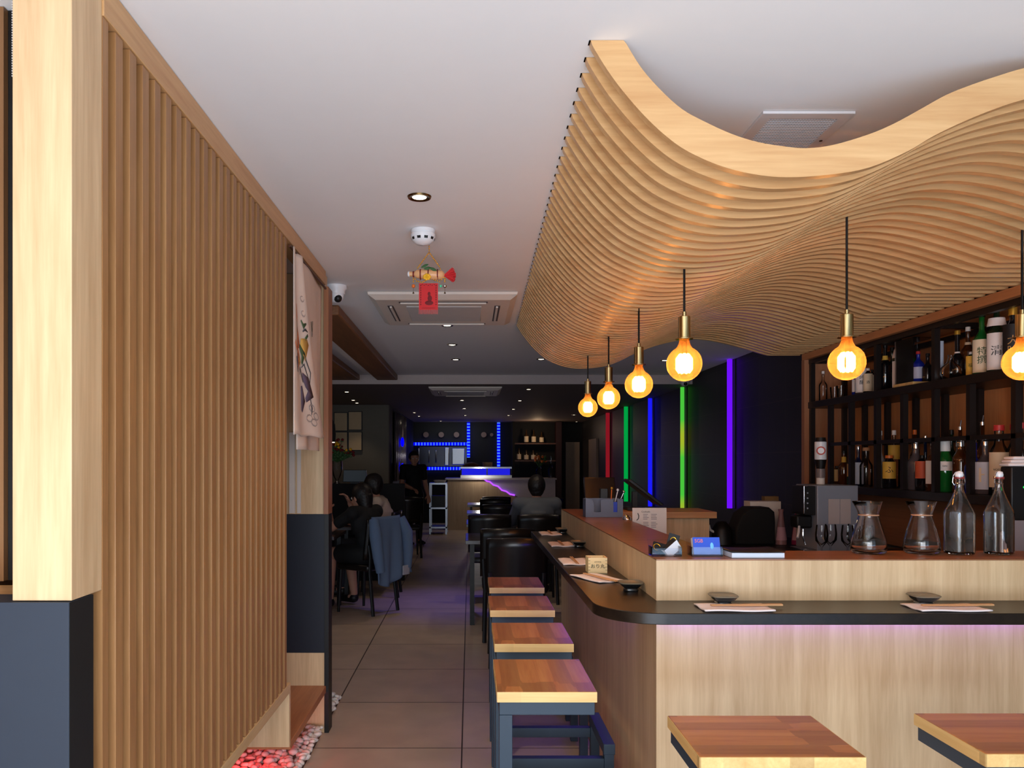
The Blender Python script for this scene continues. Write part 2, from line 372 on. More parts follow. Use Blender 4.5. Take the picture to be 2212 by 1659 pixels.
# partition closing the doorway, in oak with a navy band
pt = thing('doorway_partition', 'oak and navy partition behind the embroidered curtain', 'partition', (-1.05, 4.2, 0))
MB().box(-1.34, -.776, 4.2, 4.28, 1.165, CEIL-.003).build('upper_panel', 'oak_z', pt)
MB().box(-1.34, -.776, 4.2, 4.28, .425, 1.164).build('navy_band', mat('shaded_navy', rgb(20,26,40), .5), pt)  # same navy as the plinth, weaker light painted in as a darker colour
MB().box(-1.34, -.776, 4.2, 4.28, 0.0, .424).build('base_panel', 'oak_z', pt)
MB().box(-.96, -.93, 4.18, 4.1995, 1.17, 1.6).box(-.92, -.90, 4.19, 4.1995, 1.17, 1.6).build('door_trim', mat('pale_trim', rgb(215,205,195), .5), pt)
MB().box(-.775, -.752, 4.19, 4.29, 0, 1.165).build('edge_strip', 'black', pt)
MB().box(-.775, -.750, 4.17, 4.29, 1.166, CEIL-.077).build('jamb', wood('jamb', rgb(140,88,58), rgb(166,110,74), 'z', .4), pt, bevel=.001)

# curtain: two hanging cotton panels with embroidery
nor = thing('door_curtain', 'cream split door curtain embroidered with birds and flowers', 'curtain', (-.76, 3.7, 2.35))
CT, CB = 2.36, 1.56
def cA(u, v):   # u along depth, v top->bottom
    top = 3.34+u*.22; bot = 3.34+u*.50; y = top+(bot-top)*v**1.3
    return (-.757+.010*math.sin(u*9+1)+.05*v*u, y, CT-v*(CT-CB)+.004*math.sin(u*14)*v)
def cB(u, v):
    y = 3.50+u*.64; return (-.772+.012*math.sin(u*11)*v+.01*math.sin(u*5), y, CT-v*(CT-1.50-.0*u))
def cloth(fn, name, nu=36, nv=40):
    mb = MB().grid(fn, nu, nv); return mb.build(name, 'linen', nor, solid=.002, smooth=80)
pa = cloth(cA, 'curtain_panel'); pb = cloth(cB, 'curtain_panel')
MB().cyl((-.765, 3.34, 2.362), (-.765, 4.17, 2.362), .006).build('curtain_rod', 'darkwood', nor)
def stitch(fn, par, strokes, color, name, off=.0035):
    for pts, wd in strokes:
        mb = MB(); k = len(pts); q = []
        for i, (u, v) in enumerate(pts):
            t = i/(k-1) if k > 1 else 0
            a = pts[max(i-1, 0)]; b = pts[min(i+1, k-1)]; dx, dy = (b[0]-a[0])*.5, (b[1]-a[1])*.8; l = math.hypot(dx, dy) or 1
            hw = wd*math.sin(PI*min(max(t, .12), .9))/1.0; nx, ny = -dy/l*hw/.5, dx/l*hw/.8
            for sgn in (1, -1):
                p = fn(min(max(u+sgn*nx, 0), 1), min(max(v+sgn*ny, 0), 1)); q.append((p[0]+off, p[1]-.0008, p[2]))
        mb.add(q, [(2*i, 2*i+1, 2*i+3, 2*i+2) for i in range(k-1)]); mb.build(name, color, nor, solid=.0008)
def arc(cu, cv, ru, rv, a0, a1, n=7): return [(cu+ru*math.cos(a0+(a1-a0)*i/n), cv+rv*math.sin(a0+(a1-a0)*i/n)) for i in range(n+1)]
mk = lambda n, r, g, b: mat(n, rgb(r, g, b), .8)
stitch(cA, pa, [([(.45,.66),(.56,.70),(.62,.76),(.50,.80)],.035), ([(.40,.72),(.42,.80),(.36,.86)],.03)], mk('plum_thread',96,80,96), 'embroidery')
stitch(cA, pa, [([(.62,.70),(.66,.64),(.58,.58),(.52,.50)],.006), ([(.46,.70),(.38,.62),(.33,.66)],.006), ([(.60,.78),(.62,.84),(.60,.88)],.006), ([(.44,.62),(.52,.60),(.62,.70)],.005)]+
   [([(.55+.02*k,.42-.008*k),(.64+.02*k,.40+.006*k)],.01) for k in range(3)]+[([(.1,.58),(.16,.66)],.02),([(.16,.56),(.13,.64)],.02)], mk('grey_thread',84,80,84), 'embroidery')
stitch(cA, pa, [([(.20,.48),(.30,.46),(.40,.50)],.05), ([(.18,.54),(.27,.58),(.36,.54)],.045), ([(.05,.50),(.12,.54)],.03), ([(.30,.40),(.34,.34),(.36,.28)],.02)], mk('coral_thread',214,128,86), 'embroidery')
stitch(cA, pa, [([(.46,.48),(.55,.52),(.66,.47)],.05), ([(.35,.56),(.40,.60)],.04)], mk('yellow_thread',220,176,90), 'embroidery')
stitch(cA, pa, [([(.42,.50),(.52,.55),(.46,.60)],.025), ([(.60,.46),(.68,.43)],.02), ([(.52,.36),(.58,.39),(.66,.37)],.012),([(.26,.38),(.22,.44)],.012)], mk('green_thread',74,96,62), 'embroidery')
stitch(cA, pa, [(arc(.62,.84,.06,.02,0,2*PI,9),.004),(arc(.70,.88,.06,.02,0,2*PI,9),.004),(arc(.55,.90,.06,.02,0,2*PI,9),.004),(arc(.64,.92,.06,.02,0,2*PI,9),.004),(arc(.6,.24,.05,.015,0,5,8),.004),(arc(.6,.32,.05,.015,0,5,8),.004)], mk('pale_thread',176,160,152), 'embroidery')
stitch(cB, pb, [([(.46,.28),(.50,.33)],.012), ([(.52,.27),(.50,.36)],.008), ([(.46,.48),(.54,.52)],.012)], mk('olive_thread',90,84,66), 'embroidery')
stitch(cB, pb, [([(.42,.54),(.50,.62),(.60,.72)],.02), ([(.62,.60),(.66,.68),(.62,.76)],.012)], mk('brown_thread',110,66,50), 'embroidery')

# pebble bed
pm = mat('pebble', rgb(228,222,214), .6)
pv = MB()
def pebble(x, y, z, r):
    n, m = 7, 5; a = rnd.random()*6; sx, sy, sz = rnd.uniform(.9,1.4), rnd.uniform(.75,1.1), rnd.uniform(.5,.75)
    s0 = len(pv.v); pv.sph((0,0,0), r, n, m, (sx, sy, sz)); ti = rnd.uniform(-.5,.5)
    R = Matrix.Rotation(a, 3, 'Z') @ Matrix.Rotation(ti, 3, 'X')
    for i in range(s0, len(pv.v)):
        v = R @ Vector(pv.v[i]); v *= 1+.18*noise.noise(v*60+Vector((x*9, y*9, 0))); pv.v[i] = (v.x+x, v.y+y, v.z+z)
y = 2.2
while y < 4.75:
    xx = -1.32
    while xx < -.79:
        if xx > -1.1 or y < 3.4:
            if not (y > 4.17 and y < 4.32 and xx < -.74):
                pebble(xx+rnd.uniform(-.008,.008), y+rnd.uniform(-.008,.008), .022+rnd.uniform(0,.028), rnd.uniform(.015,.023))
        xx += .031
    y += .031
tag(pv.build('pebbles', pm, smooth=60), 'white pebbles filling the trough under the slatted screen', 'pebbles', kind='stuff')
l = bpy.data.lights.new('red_lamp', 'POINT'); l.energy = 2.2; l.color = (1, .03, .03); l.shadow_soft_size = .03
o = bpy.data.objects.new('red_lamp', l); COL.objects.link(o); o.location = (-1.02, 3.45, .17)
tag(MB().box(-1.08, -.98, 3.42, 3.48, .195, .2145).build('red_spotlight', emis('red_led', (1,.02,.02,1), 6)), 'small red lamp under the low doorway shelf', 'lamp')
# ------------------------------------------------------------------ bar counter (L-shaped, raised shelf behind a lower dark ledge)
HL = CAMZ-.463; HT = CAMZ-.326          # ledge top, upper top
XP, YP = .616, 2.6                      # faces of the counter: left side and front
bar = thing('bar_counter', 'L-shaped pale oak bar counter with dark ledge and raised wooden top', 'bar counter', (XP, YP, 0))
MB().box(XP, 2.38, YP, YP+.03, 0, HL-.036).build('front_panel', 'oak_z', bar)
MB().box(XP, XP+.03, YP+.031, 5.3, 0, HL-.036).build('side_panel', 'oak_z', bar)
MB().box(XP, 2.38, YP+.0005, YP+.03, HL+.0005, HT-.004).build('upper_panel', 'oak_z', bar)
MB().box(XP+.0005, XP+.03, YP+.031, 5.3, HL+.0005, HT-.004).build('upper_panel', 'oak_z', bar)
# raised top: L plan
MB().prism([(XP, YP), (2.38, YP), (2.38, YP+.245), (XP+.258, YP+.245), (XP+.258, 5.3), (XP, 5.3)], 'z', HT-.0035, HT).build('counter_top', 'counter_top', bar)
MB().prism([(XP+.031, YP+.031), (2.38, YP+.031), (2.38, YP+.24), (XP+.253, YP+.24), (XP+.253, 5.3), (XP+.031, 5.3)], 'z', HT-.04, HT-.004).build('top_core', 'oak_x', bar)
MB().box(XP+.253, 2.38, YP+.215, YP+.24, 0, HT-.041).box(XP+.228, XP+.253, YP+.24, 4.99, 0, HT-.041).build('back_panel', 'darkwood', bar)
# dark ledge with a rounded outer corner
ov = .216; R = .20; ex, ey = XP-ov, YP-ov
poly = [(2.38, YP+.02), (XP+.02, YP+.02), (XP+.02, 5.15), (ex, 5.15)]
c = (ex+R, ey+R)
poly += [(c[0]+R*math.cos(PI+PI/2*k/14), c[1]+R*math.sin(PI+PI/2*k/14)) for k in range(15)] + [(2.38, ey)]
lg = MB().prism(poly, 'z', HL-.035, HL).build('ledge', 'ledge', bar, bevel=.002)
M['violet_led'] = emis('violet_led', (.22,.07,1,1), 45)
MB().box(XP+.01, 2.38, YP-.016, YP-.004, HL-.042, HL-.0355).build('light_strip', M['violet_led'], bar)
MB().box(XP+.0, 2.38, YP-.022, YP-.020, HL-.058, HL-.0355).build('light_baffle', 'black', bar)  # added lip that keeps the strip's light off the stool tops
M['blue_led_dim'] = emis('blue_led_dim', (.12,.05,1,1), 26)
MB().box(XP-.030, XP-.020, YP+.35, 5.1, HL-.044, HL-.0355).build('light_strip', M['blue_led_dim'], bar)
# cross counter at the far end of the bar
cc = thing('till_counter', 'short oak counter closing the far end of the bar', 'counter', (1.2, 5.0, 0))
MB().box(.88, 1.57, 5.0, 5.42, HT-.041, HT).build('counter_top', wood('till_top', rgb(196,140,92), rgb(218,166,114), 'x', .4), cc, bevel=.002)
MB().box(.9, 1.53, 5.03, 5.40, 0, HT-.042).build('carcass', 'oak_z', cc)
# working benches behind the bar
wb = thing('back_bench', 'dark bench top behind the bar under the bottle shelves', 'bench', (2.3, 4.5, 0))
MB().box(1.88, 2.72, 2.95, 4.95, .86, .90).build('bench_top', 'black', wb); MB().box(1.92, 2.72, 2.95, 4.94, 0, .859).build('bench_body', 'matblack', wb)
wc = thing('side_bench', 'dark low bench against the tiled wall beyond the till', 'bench', (1.8, 5.3, 0))
MB().box(1.58, 2.38, 4.97, 5.64, .86, .90).build('bench_top', 'black', wc); MB().box(1.60, 2.36, 5.0, 5.6, 0, .859).build('bench_body', 'matblack', wc)

# ------------------------------------------------------------------ stools
def make_stool():
    t = thing('bar_stool', '', 'stool')
    st = MB().box(-.152, .152, -.197, .197, .712, .745).build('seat', 'seat', t, local=True, bevel=.002)
    MB().box(-.152, .152, -.1985, -.1972, .713, .744).box(-.152, .152, .1972, .1985, .713, .744).box(-.1535, -.1522, -.197, .197, .713, .744).build('seat_edge', 'seat_edge', st, local=True)
    fr = MB().box(-.146, .146, -.191, -.151, .672, .7115).box(-.146, .146, .151, .191, .672, .7115).box(-.146, -.106, -.151, .151, .672, .7115).box(.106, .146, -.151, .151, .672, .7115)
    fr.build('seat_frame', 'steel_frame', t, local=True, bevel=.0015)
    for s in (-1, 1):
        MB().box(-.146, -.106, min(s*.191, s*.151), max(s*.191, s*.151), .001, .6715).build('leg', 'steel_frame', t, local=True, bevel=.0015)
        MB().box(-.105, .27, min(s*.191, s*.156), max(s*.191, s*.156), .26, .30).build('rail', 'steel_frame', t, local=True, bevel=.0015)
        MB().box(.271, .309, min(s*.191, s*.153), max(s*.191, s*.153), .001, .315).build('leg', 'steel_frame', t, local=True, bevel=.0015)
    MB().box(.268, .312, -.195, .195, .316, .356).build('footrest', 'steel_frame', t, local=True, bevel=.0015)
    return t
s0 = make_stool(); G = 'square-topped stools along the bar'
s0.location = (.236, 2.40+.197, 0); tag(s0, 'nearest wooden-topped stool of the row along the aisle side', group=G)
for x, y, lab in ((.248, 3.03+.197, 'second wooden-topped stool from the camera in the aisle-side row'), (.249, 3.71+.197, 'third wooden-topped stool from the camera in the aisle-side row'), (.262, 4.37+.197, 'farthest wooden-topped stool of the aisle-side row, before the black chair')):
    dup(s0, (x, y, 0), 0, lab)
dup(s0, (.745, 1.873+.152, 0), PI/2, 'wooden-topped stool at the front of the bar, its whole top in view')
dup(s0, (1.438, 1.893+.152, 0), PI/2, 'wooden-topped stool at the front of the bar, cut off by the right picture edge')

# ------------------------------------------------------------------ pendant globe lamps
amber = thin_glass('amber_glass', (1, .66, .34, 1), .10)
def _amb(m):   # the tinted glass scatters a little of the filament's light, as a lit amber globe does
    nt = m.node_tree; N = nt.nodes; L = nt.links; out = N['Material Output']; base = out.inputs[0].links[0].from_node
    tr = N.new('ShaderNodeBsdfTranslucent'); tr.inputs[0].default_value = (1, .50, .16, 1)
    mx = N.new('ShaderNodeMixShader'); mx.inputs[0].default_value = .16
    L.new(base.outputs[0], mx.inputs[1]); L.new(tr.outputs[0], mx.inputs[2]); L.new(mx.outputs[0], out.inputs[0])
_amb(amber)
filament = emis('filament', (1, .56, .20, 1), 26)
def make_pendant():
    t = thing('pendant_lamp', '', 'pendant lamp')     # origin at the globe centre
    r = .062
    prof = [(.0005, -r)]+[(r*math.sin(a), -r*math.cos(a)) for a in [PI*k/20 for k in range(1, 18)]]+[(.0225, .064), (.0188, .074), (.0175, .086)]
    g = MB().lathe(prof, n=32).build('globe', amber, t, local=True, smooth=80)
    f = MB()
    for k in range(7):
        a = 2*PI*k/7
        f.tube([(.014*math.cos(a), .014*math.sin(a), -.030), (.023*math.cos(a), .023*math.sin(a), -.018), (.023*math.cos(a), .023*math.sin(a), .018), (.012*math.cos(a), .012*math.sin(a), .032)], .0075, 6)
    f.build('filament', filament, g, local=True)
    MB().cyl((0,0,.032), (0,0,.08), .009).build('stem', thin_glass('stem_glass', (1,.9,.7,1), .3), g, local=True)
    MB().cyl((0,0,.0865), (0,0,.090), .031, n=24).build('collar', 'brass', t, local=True)
    MB().cyl((0,0,.0905), (0,0,.168), .0215, n=28).build('lamp_holder', 'brass', t, local=True, bevel=.002)
    MB().cyl((0,0,.1685), (0,0,.184), .0075).build('cord_grip', 'brass', t, local=True)
    return t
p0 = make_pendant()
ZB = CAMZ+.343
def wave_h(x): 
    best = min(L0, key=lambda q: abs(q[0]-x)); return best[1]
plist = [(.76, 5.07, 'farthest and smallest globe lamp of the row over the side of the bar'), (.76, 4.31, 'second globe lamp from the far end over the side of the bar'),
 (.76, 3.54, 'third globe lamp from the far end over the side of the bar'), (.76, 2.79, 'globe lamp over the corner of the bar, above the card holders'),
 (1.317, 2.75, 'globe lamp over the front of the bar, above the two squat carafes'), (1.93, 2.75, 'globe lamp cut off by the right picture edge')]
for i, (x, y, lab) in enumerate(plist):
    o = p0 if i == 0 else dup(p0, (0,0,0), 0, lab)
    o.location = (x, y, ZB); o['label'] = lab; o['group'] = 'amber globe pendant lamps over the bar'
    top = CAMZ+wave_h(x-.055*(y-1.87)/3.9)+.05
    MB().cyl((0,0,.1845), (0,0,top-ZB), .0042, n=8).build('cord', 'black', o, local=True)
    l = bpy.data.lights.new('bulb_light', 'POINT'); l.energy = 8; l.color = (1, .45, .15); l.shadow_soft_size = .03
    lo = bpy.data.objects.new('bulb_light', l); COL.objects.link(lo); lo.location = (x, y, ZB)

# ------------------------------------------------------------------ bottle shelves (black steel grid in an oak surround)
XS2 = 2.43; XR2 = 2.66; ups = [5.62, 5.33, 5.04, 4.72, 4.43, 4.13, 3.84, 3.52, 3.22, 2.95]
ZS = [CAMZ-.165, CAMZ+.122, CAMZ+.418, CAMZ+.722]
su = thing('bottle_shelving', 'black steel shelving full of bottles along the right wall', 'shelving', (2.5, 4.3, ZS[0]))
MB().box(2.745, 2.795, 2.9, 5.69, .905, CAMZ+.80).build('back_panel', wood('shelf_back', rgb(196,126,78), rgb(220,150,96), 'z', .5), su)
tw = .03
fm = wood('fascia', rgb(176,112,68), rgb(200,136,88), 'y', .45); fmz = wood('fascia_leg', rgb(160,104,70), rgb(184,124,86), 'z', .45)
MB().box(2.40, 2.744, 2.9, 5.69, CAMZ+.723, CAMZ+.767).build('fascia', fm, su)
MB().box(2.40, 2.744, 5.648, 5.695, .0, CAMZ+.7225).build('end_panel', fmz, su)
for z, nm in ((ZS[0], 'shelf'), (ZS[2], 'shelf')):
    MB().box(XS2-.005, 2.744, 2.92, 5.645, z-.045, z).build(nm, 'shelf_steel', su, bevel=.002)
MB().box(XS2, XS2+tw, 2.92, 5.33, ZS[1]-.022, ZS[1]).build('front_rail', 'shelf_steel', su)
MB().box(XR2, XR2+tw, 2.92, 5.33, ZS[1]-.022, ZS[1]).build('rear_rail', 'shelf_steel', su)
MB().box(XS2, XS2+tw, 2.92, 5.645, ZS[3]-.03, ZS[3]).build('front_rail', 'shelf_steel', su)
MB().box(XR2, XR2+tw, 2.92, 5.645, ZS[3]-.06, ZS[3]-.03).build('rear_rail', 'shelf_steel', su)
for i, y in enumerate(ups):
    full = i in (0, 3, 5, 8)
    for x in (XS2, XR2):
        MB().box(x, x+tw, y-tw/2, y+tw/2, ZS[0]+.0005, (ZS[3]-.031 if full and x == XS2 else (ZS[3]-.061 if full else ZS[2]-.0455))).build('upright', 'shelf_steel', su)
    if full: MB().box(XS2+tw, XR2, y-tw/2, y+tw/2, ZS[3]-.03, ZS[3]).build('cross_bar', 'shelf_steel', su)
# wall under the shelves
MB().box(2.73, 2.744, 2.92, 5.64, .905, ZS[0]-.05).build('splash_panel', wood('splash', rgb(150,96,64), rgb(176,116,80), 'y', .4), su)

# bottles: glass body, cap, label
def bmat(name, c, rough=.06): 
    m = mat(name, c, rough, 0, .6, coat=.5, var=.02); return m
BM = dict(green=bmat('green_glass', rgb(22,92,36)), dgreen=bmat('dark_green_glass', rgb(24,40,22)), black=bmat('black_glass', rgb(18,16,20)), brown=bmat('brown_glass', rgb(70,34,14)),
 blue=bmat('blue_glass', rgb(20,40,150)), dblue=bmat('dark_blue_glass', rgb(20,28,60)), frost=mat('frosted_glass', rgb(150,140,138), .5), clear=thin_glass('clear_bottle_glass', (.94,.93,.93,1), .30, .04), teal=bmat('teal_glass', rgb(30,66,60)), grey=bmat('smoky_glass', rgb(80,72,76), .1))
CM = dict(white=mat('cap_white', rgb(235,232,230), .4), gold=mat('cap_gold', rgb(214,160,60), .3, .6), black='black', red=mat('cap_red', rgb(200,50,50), .4), silver='chrome', orange=mat('cap_orange', rgb(220,110,40), .4), pourer='chrome', cork=mat('cap_cork', rgb(180,130,90), .7))
LM = dict(white=mat('label_white', rgb(236,226,222), .6), yellow=mat('label_yellow', rgb(226,176,70), .6), cream=mat('label_cream', rgb(230,210,180), .6), tan=mat('label_tan', rgb(200,150,90), .6), red=mat('label_red', rgb(196,84,52), .6), blue=mat('label_blue', rgb(60,90,170), .6), black=mat('label_black', rgb(24,22,24), .6), pale=mat('label_pale', rgb(200,205,220), .5))
INK = mat('label_ink', rgb(44,44,40), .7); INKG = mat('green_ink', rgb(40,72,30), .7)
def bottle(x, y, z, h, r, glass, cap, label, lab, cat='bottle', neck=.35, nr=.3, lz=(.12, .5), txt=None, group=None, tsize=.03, ink=None, two=None, capr=1.25, sh=.12, caph=.07, name='bottle', n=20):
    t = thing(name, lab, cat, (x, y, z), 0, group)
    hb = h*(1-neck); rn = r*nr
    prof = [(0.001, .001), (r*.9, .001), (r, .006), (r, hb-h*sh)]
    for k in range(1, 7):
        a = k/6; prof.append((r+(rn-r)*(a*a*(3-2*a)), hb-h*sh+h*sh*1.7*a))
    prof += [(rn, h-.004), (rn*1.12, h-.003), (rn*1.12, h-h*.004)]
    MB().lathe(prof, n=n, close=True).build('glass_body', BM[glass], t, local=True, smooth=50)
    if cap == 'pourer':
        MB().cyl((0,0,h-.002), (0,0,h+.015), rn*1.1, n=10).cyl((0,0,h+.015), (.006,0,h+.05), .0035, .002, n=8).build('pourer', 'chrome', t, local=True)
    elif cap:
        MB().cyl((0,0,h*(1-caph)), (0,0,h+.004), rn*capr, rn*capr*.94, n=14).build('cap', CM[cap], t, local=True, bevel=.001)
    ang = math.atan2(-y, -x)
    if label:
        lo = MB().lathe([(r+.0008, h*lz[0]), (r+.0008, h*lz[1])], n=14, a0=ang-1.15, a1=ang+1.15).build('label', LM[label], t, local=True)
        if txt:
            tm = text_mesh(txt, tsize); zc = h*(lz[0]+lz[1])/2
            xf(tm, lambda a, b, c: ((r+.0016+c)*math.cos(ang+a/r), (r+.0016+c)*math.sin(ang+a/r), zc+b)); tm.build('lettering', ink or INK, lo, local=True, smooth=0)
    if two:
        MB().lathe([(r*two[2]+.0012, h*two[0]), (r*two[3]+.0012, h*two[1])], n=14, a0=ang-1.3, a1=ang+1.3).build('neck_label', LM[two[4]], t, local=True)
    return t
def onshelf(px, row, back=0):
    x = 2.50+back; return x, x*1700/(px-1015), ZS[row]+.0005
def ht(py0, d, z): return Z(py0, d)-z
def B(px, row, ytop, r, *a, back=0, **k):
    x, y, z = onshelf(px, row, back); h = Z(ytop, y)-z; return bottle(x, y, z, h, r, *a, **k)
GT, GB = 'bottles on the top shelf', 'bottles on the lower shelf'
# top row
B(1778, 2, 803, .028, 'clear', 'white', None, 'small clear bottle at the far end of the top shelf', group=GT)
for px, s in ((1803, 'left'), (1817, 'right')):
    x, y, z = onshelf(px, 2); t = thing('drinking_glass', 'small clear glass at the far end of the top shelf, '+s+' of the pair', 'glass', (x, y, z), 0, 'glasses on the top shelf')
    MB().lathe([(.001,.001),(.024,.001),(.032,.085),(.030,.085),(.022,.008),(.001,.008)], n=16).build('tumbler', BM['clear'], t, local=True)
B(1848, 2, 785, .022, 'blue', 'white', 'white', 'slim blue bottle with white label behind the globe lamp on the top shelf', group=GT)
B(1862, 2, 762, .040, 'grey', 'white', 'white', 'bottle with big white lettered label left of the small cream-labelled pair', group=GT, lz=(.05,.62), txt='吟\n醸', tsize=.03)
B(1875, 2, 797, .028, 'black', 'white', 'cream', 'small dark bottle with cream label beside the tall upright, left one', group=GT, lz=(.1,.8), neck=.15, txt='酒', tsize=.02)
B(1884, 2, 800, .022, 'black', 'black', 'cream', 'small dark bottle with cream label beside the tall upright, right one', group=GT, lz=(.1,.8), neck=.15, back=.03)
B(1912, 2, 745, .036, 'black', 'black', None, 'dark sake bottle with gold neck band on the top shelf', group=GT, two=(.60,.76,.50,.36,'yellow'), txt=None)
B(1927, 2, 752, .033, 'dgreen', 'black', 'black', 'dark bottle with faded lettering next to the gold-necked one', group=GT, back=.05, txt='純\n米', tsize=.03, ink=LM['cream'])
B(1943, 2, 722, .040, 'dgreen', 'black', 'white', 'green bottle with plain white label beside the clear display case', group=GT, lz=(.02,.50), two=(.56,.72,.98,.7,'white'))
# acrylic display case
x, y, z = onshelf(1977, 2); cs = thing('display_case', 'clear display case on a pale wood base on the top shelf', 'display case', (x, y, z))
MB().box(-.07, .07, -.10, .10, 0, .016).build('base', 'seat_edge', cs, local=True, bevel=.001)
acr = thin_glass('acrylic', (.95,.94,.96,1), .22, .12)
MB().box(-.065, -.063, -.095, .095, .0165, .262).box(-.0625, .065, -.095, -.093, .0165, .262).box(-.0625, .065, .093, .095, .0165, .262).box(-.0625,.065,-.0925,.0925,.26,.262).build('cover', acr, cs, local=True)
bottle(x, y+.05, z+.0165, .235, .034, 'green', 'black', None, 'green bottle standing inside the clear display case', group=GT)
bottle(x, y-.03, z+.0165, .17, .032, 'blue', 'red', 'pale', 'small blue bottle standing inside the clear display case', group=GT, neck=.3)
B(2004, 2, 765, .030, 'black', 'black', None, 'low dark bottle between the display case and the steel upright', group=GT, back=.03)
B(2027, 2, 704, .026, 'dblue', 'silver', 'pale', 'tall slim dark blue bottle with pale label, right after the steel upright', group=GT, lz=(.1,.72))
x, y, z = onshelf(2054, 2); t = thing('glass_decanter', 'round glass decanter lying low on the top shelf', 'decanter', (x, y, z))
MB().lathe([(.001,.001),(.035,.001),(.052,.03),(.048,.065),(.02,.09),(.012,.12),(.015,.13)], n=24).build('decanter_body', BM['clear'], t, local=True, smooth=60)
B(2068, 2, 716, .036, 'black', 'gold', None, 'black rounded bottle with gold stopper on the top shelf', group=GT, neck=.5, nr=.32, back=.04, two=(.50,.58,.35,.33,'white'))
B(2091, 2, 708, .033, 'brown', 'white', None, 'brown bottle with pale collar behind the small yellow-labelled one', group=GT, back=.09, two=(.62,.72,.45,.4,'cream'))
B(2097, 2, 762, .022, 'dgreen', 'white', 'yellow', 'miniature bottle with yellow label in front of the big sake bottles', group=GT, lz=(.05,.85), neck=.12, txt='福', tsize=.022, ink=INKG)
B(2121, 2, 676, .041, 'green', 'black', 'cream', 'bright green sake bottle with green-lettered cream label', group=GT, lz=(.03,.56), txt='特\n撰', tsize=.042, ink=INKG)
B(2153, 2, 655, .042, 'dgreen', 'black', 'white', 'dark green sake bottle with white label and white shoulder band', group=GT, lz=(.03,.56), txt='清', tsize=.05, two=(.66,.78,.96,.8,'white'))
B(2188, 2, 652, .042, 'black', 'gold', 'black', 'tall black bottle with gold foil cap near the right picture edge', group=GT, lz=(.03,.66), txt='大\n吟', tsize=.045, ink=LM['tan'], caph=.2, capr=1.5)
# lower row
B(1808, 0, 1008, .034, 'brown', 'black', 'tan', 'short brown bottle with tan label, leftmost on the lower shelf', group=GB, lz=(.2,.85), neck=.1)
B(1823, 0, 975, .036, 'brown', 'black', None, 'brown bottle with yellow neck label at the far end of the lower shelf', group=GB, two=(.62,.84,.42,.36,'yellow'))
B(1842, 0, 982, .036, 'teal', 'black', 'tan', 'teal bottle with round tan label on the lower shelf', group=GB, lz=(.3,.7), neck=.2)
B(1854, 0, 965, .034, 'dblue', 'silver', 'pale', 'dark blue bottle with pale stripe label on the lower shelf', group=GB, lz=(.05,.6), back=.02)
B(1871, 0, 968, .038, 'clear', 'cork', None, 'clear cut-glass bottle with stopper on the lower shelf', group=GB, neck=.35, nr=.45)
B(1901, 0, 932, .032, 'frost', 'white', None, 'tall frosted bottle with white cap on the lower shelf', group=GB, neck=.45, nr=.33)
B(1921, 0, 985, .038, 'black', 'orange', 'yellow', 'squat black bottle with bright yellow label on the lower shelf', group=GB, lz=(.3,.82), neck=.15, nr=.5, txt='ふ', tsize=.045)
B(1931, 0, 931, .034, 'clear', 'white', 'yellow', 'clear bottle with white cap behind the yellow-labelled squat one', group=GB, back=.09, lz=(.5,.75))
B(1957, 0, 965, .030, 'dblue', 'gold', None, 'dark bottle with gold cap right of the yellow-labelled ones', group=GB, neck=.45)
B(1978, 0, 957, .042, 'grey', 'silver', None, 'smoky bottle with round silver stopper on the lower shelf', group=GB, neck=.3, nr=.4, caph=.12)
B(1976, 0, 930, .030, 'brown', 'orange', None, 'tall bottle with orange cap behind the smoky bottle', group=GB, back=.12)
B(1992, 0, 985, .036, 'black', 'black', 'red', 'black bottle with orange-red label on the lower shelf', group=GB, lz=(.35,.85), neck=.12)
B(1999, 0, 943, .028, 'dblue', 'silver', None, 'slim dark bottle behind the red-labelled one', group=GB, back=.10, neck=.5)
B(2015, 0, 955, .036, 'brown', 'silver', 'white', 'dark bottle with white label and red emblem on the lower shelf', group=GB, lz=(.15,.62), neck=.3)
B(2041, 0, 953, .042, 'green', 'white', 'white', 'bright green bottle with white cap and narrow white label', group=GB, lz=(.42,.60), neck=.28, nr=.5, txt='GIN', tsize=.012, caph=.2)
B(2055, 0, 930, .033, 'dgreen', 'black', None, 'dark green bottle tall behind the bright green one', group=GB, back=.12)
B(2076, 0, 951, .040, 'brown', 'silver', None, 'brown bottle with glass stopper behind the left swing-top bottle', group=GB, neck=.25, nr=.45, caph=.12)
B(2074, 0, 928, .030, 'brown', 'pourer', None, 'bottle with a metal pourer behind the brown glass-stoppered one', group=GB, back=.13)
B(2104, 0, 948, .042, 'blue', 'silver', None, 'deep blue bottle with silver cap on the lower shelf', group=GB, neck=.4, txt=None)
B(2128, 0, 955, .044, 'grey', 'silver', 'pale', 'clear bottle with a large pale K on its label', group=GB, lz=(.10,.62), neck=.32, txt='K', tsize=.10, ink=LM['cream'])
B(2122, 0, 918, .033, 'brown', 'pourer', None, 'tall brown bottle with a pourer behind the large K bottle', group=GB, back=.13)
B(2158, 0, 920, .042, 'clear', 'red', 'cream', 'tall clear bottle with red cap and cream label behind the right swing-top bottle', group=GB, lz=(.12,.62), neck=.3, nr=.45, txt='VODKA', tsize=.013)
B(2193, 0, 918, .040, 'clear', 'red', 'pale', 'tall clear bottle with red cap at the right, left of a matching one', group=GB, back=.1, neck=.3, nr=.45)
B(2206, 0, 915, .040, 'clear', 'red', 'pale', 'rightmost tall clear bottle with red cap', group=GB, back=.04, neck=.3, nr=.45)

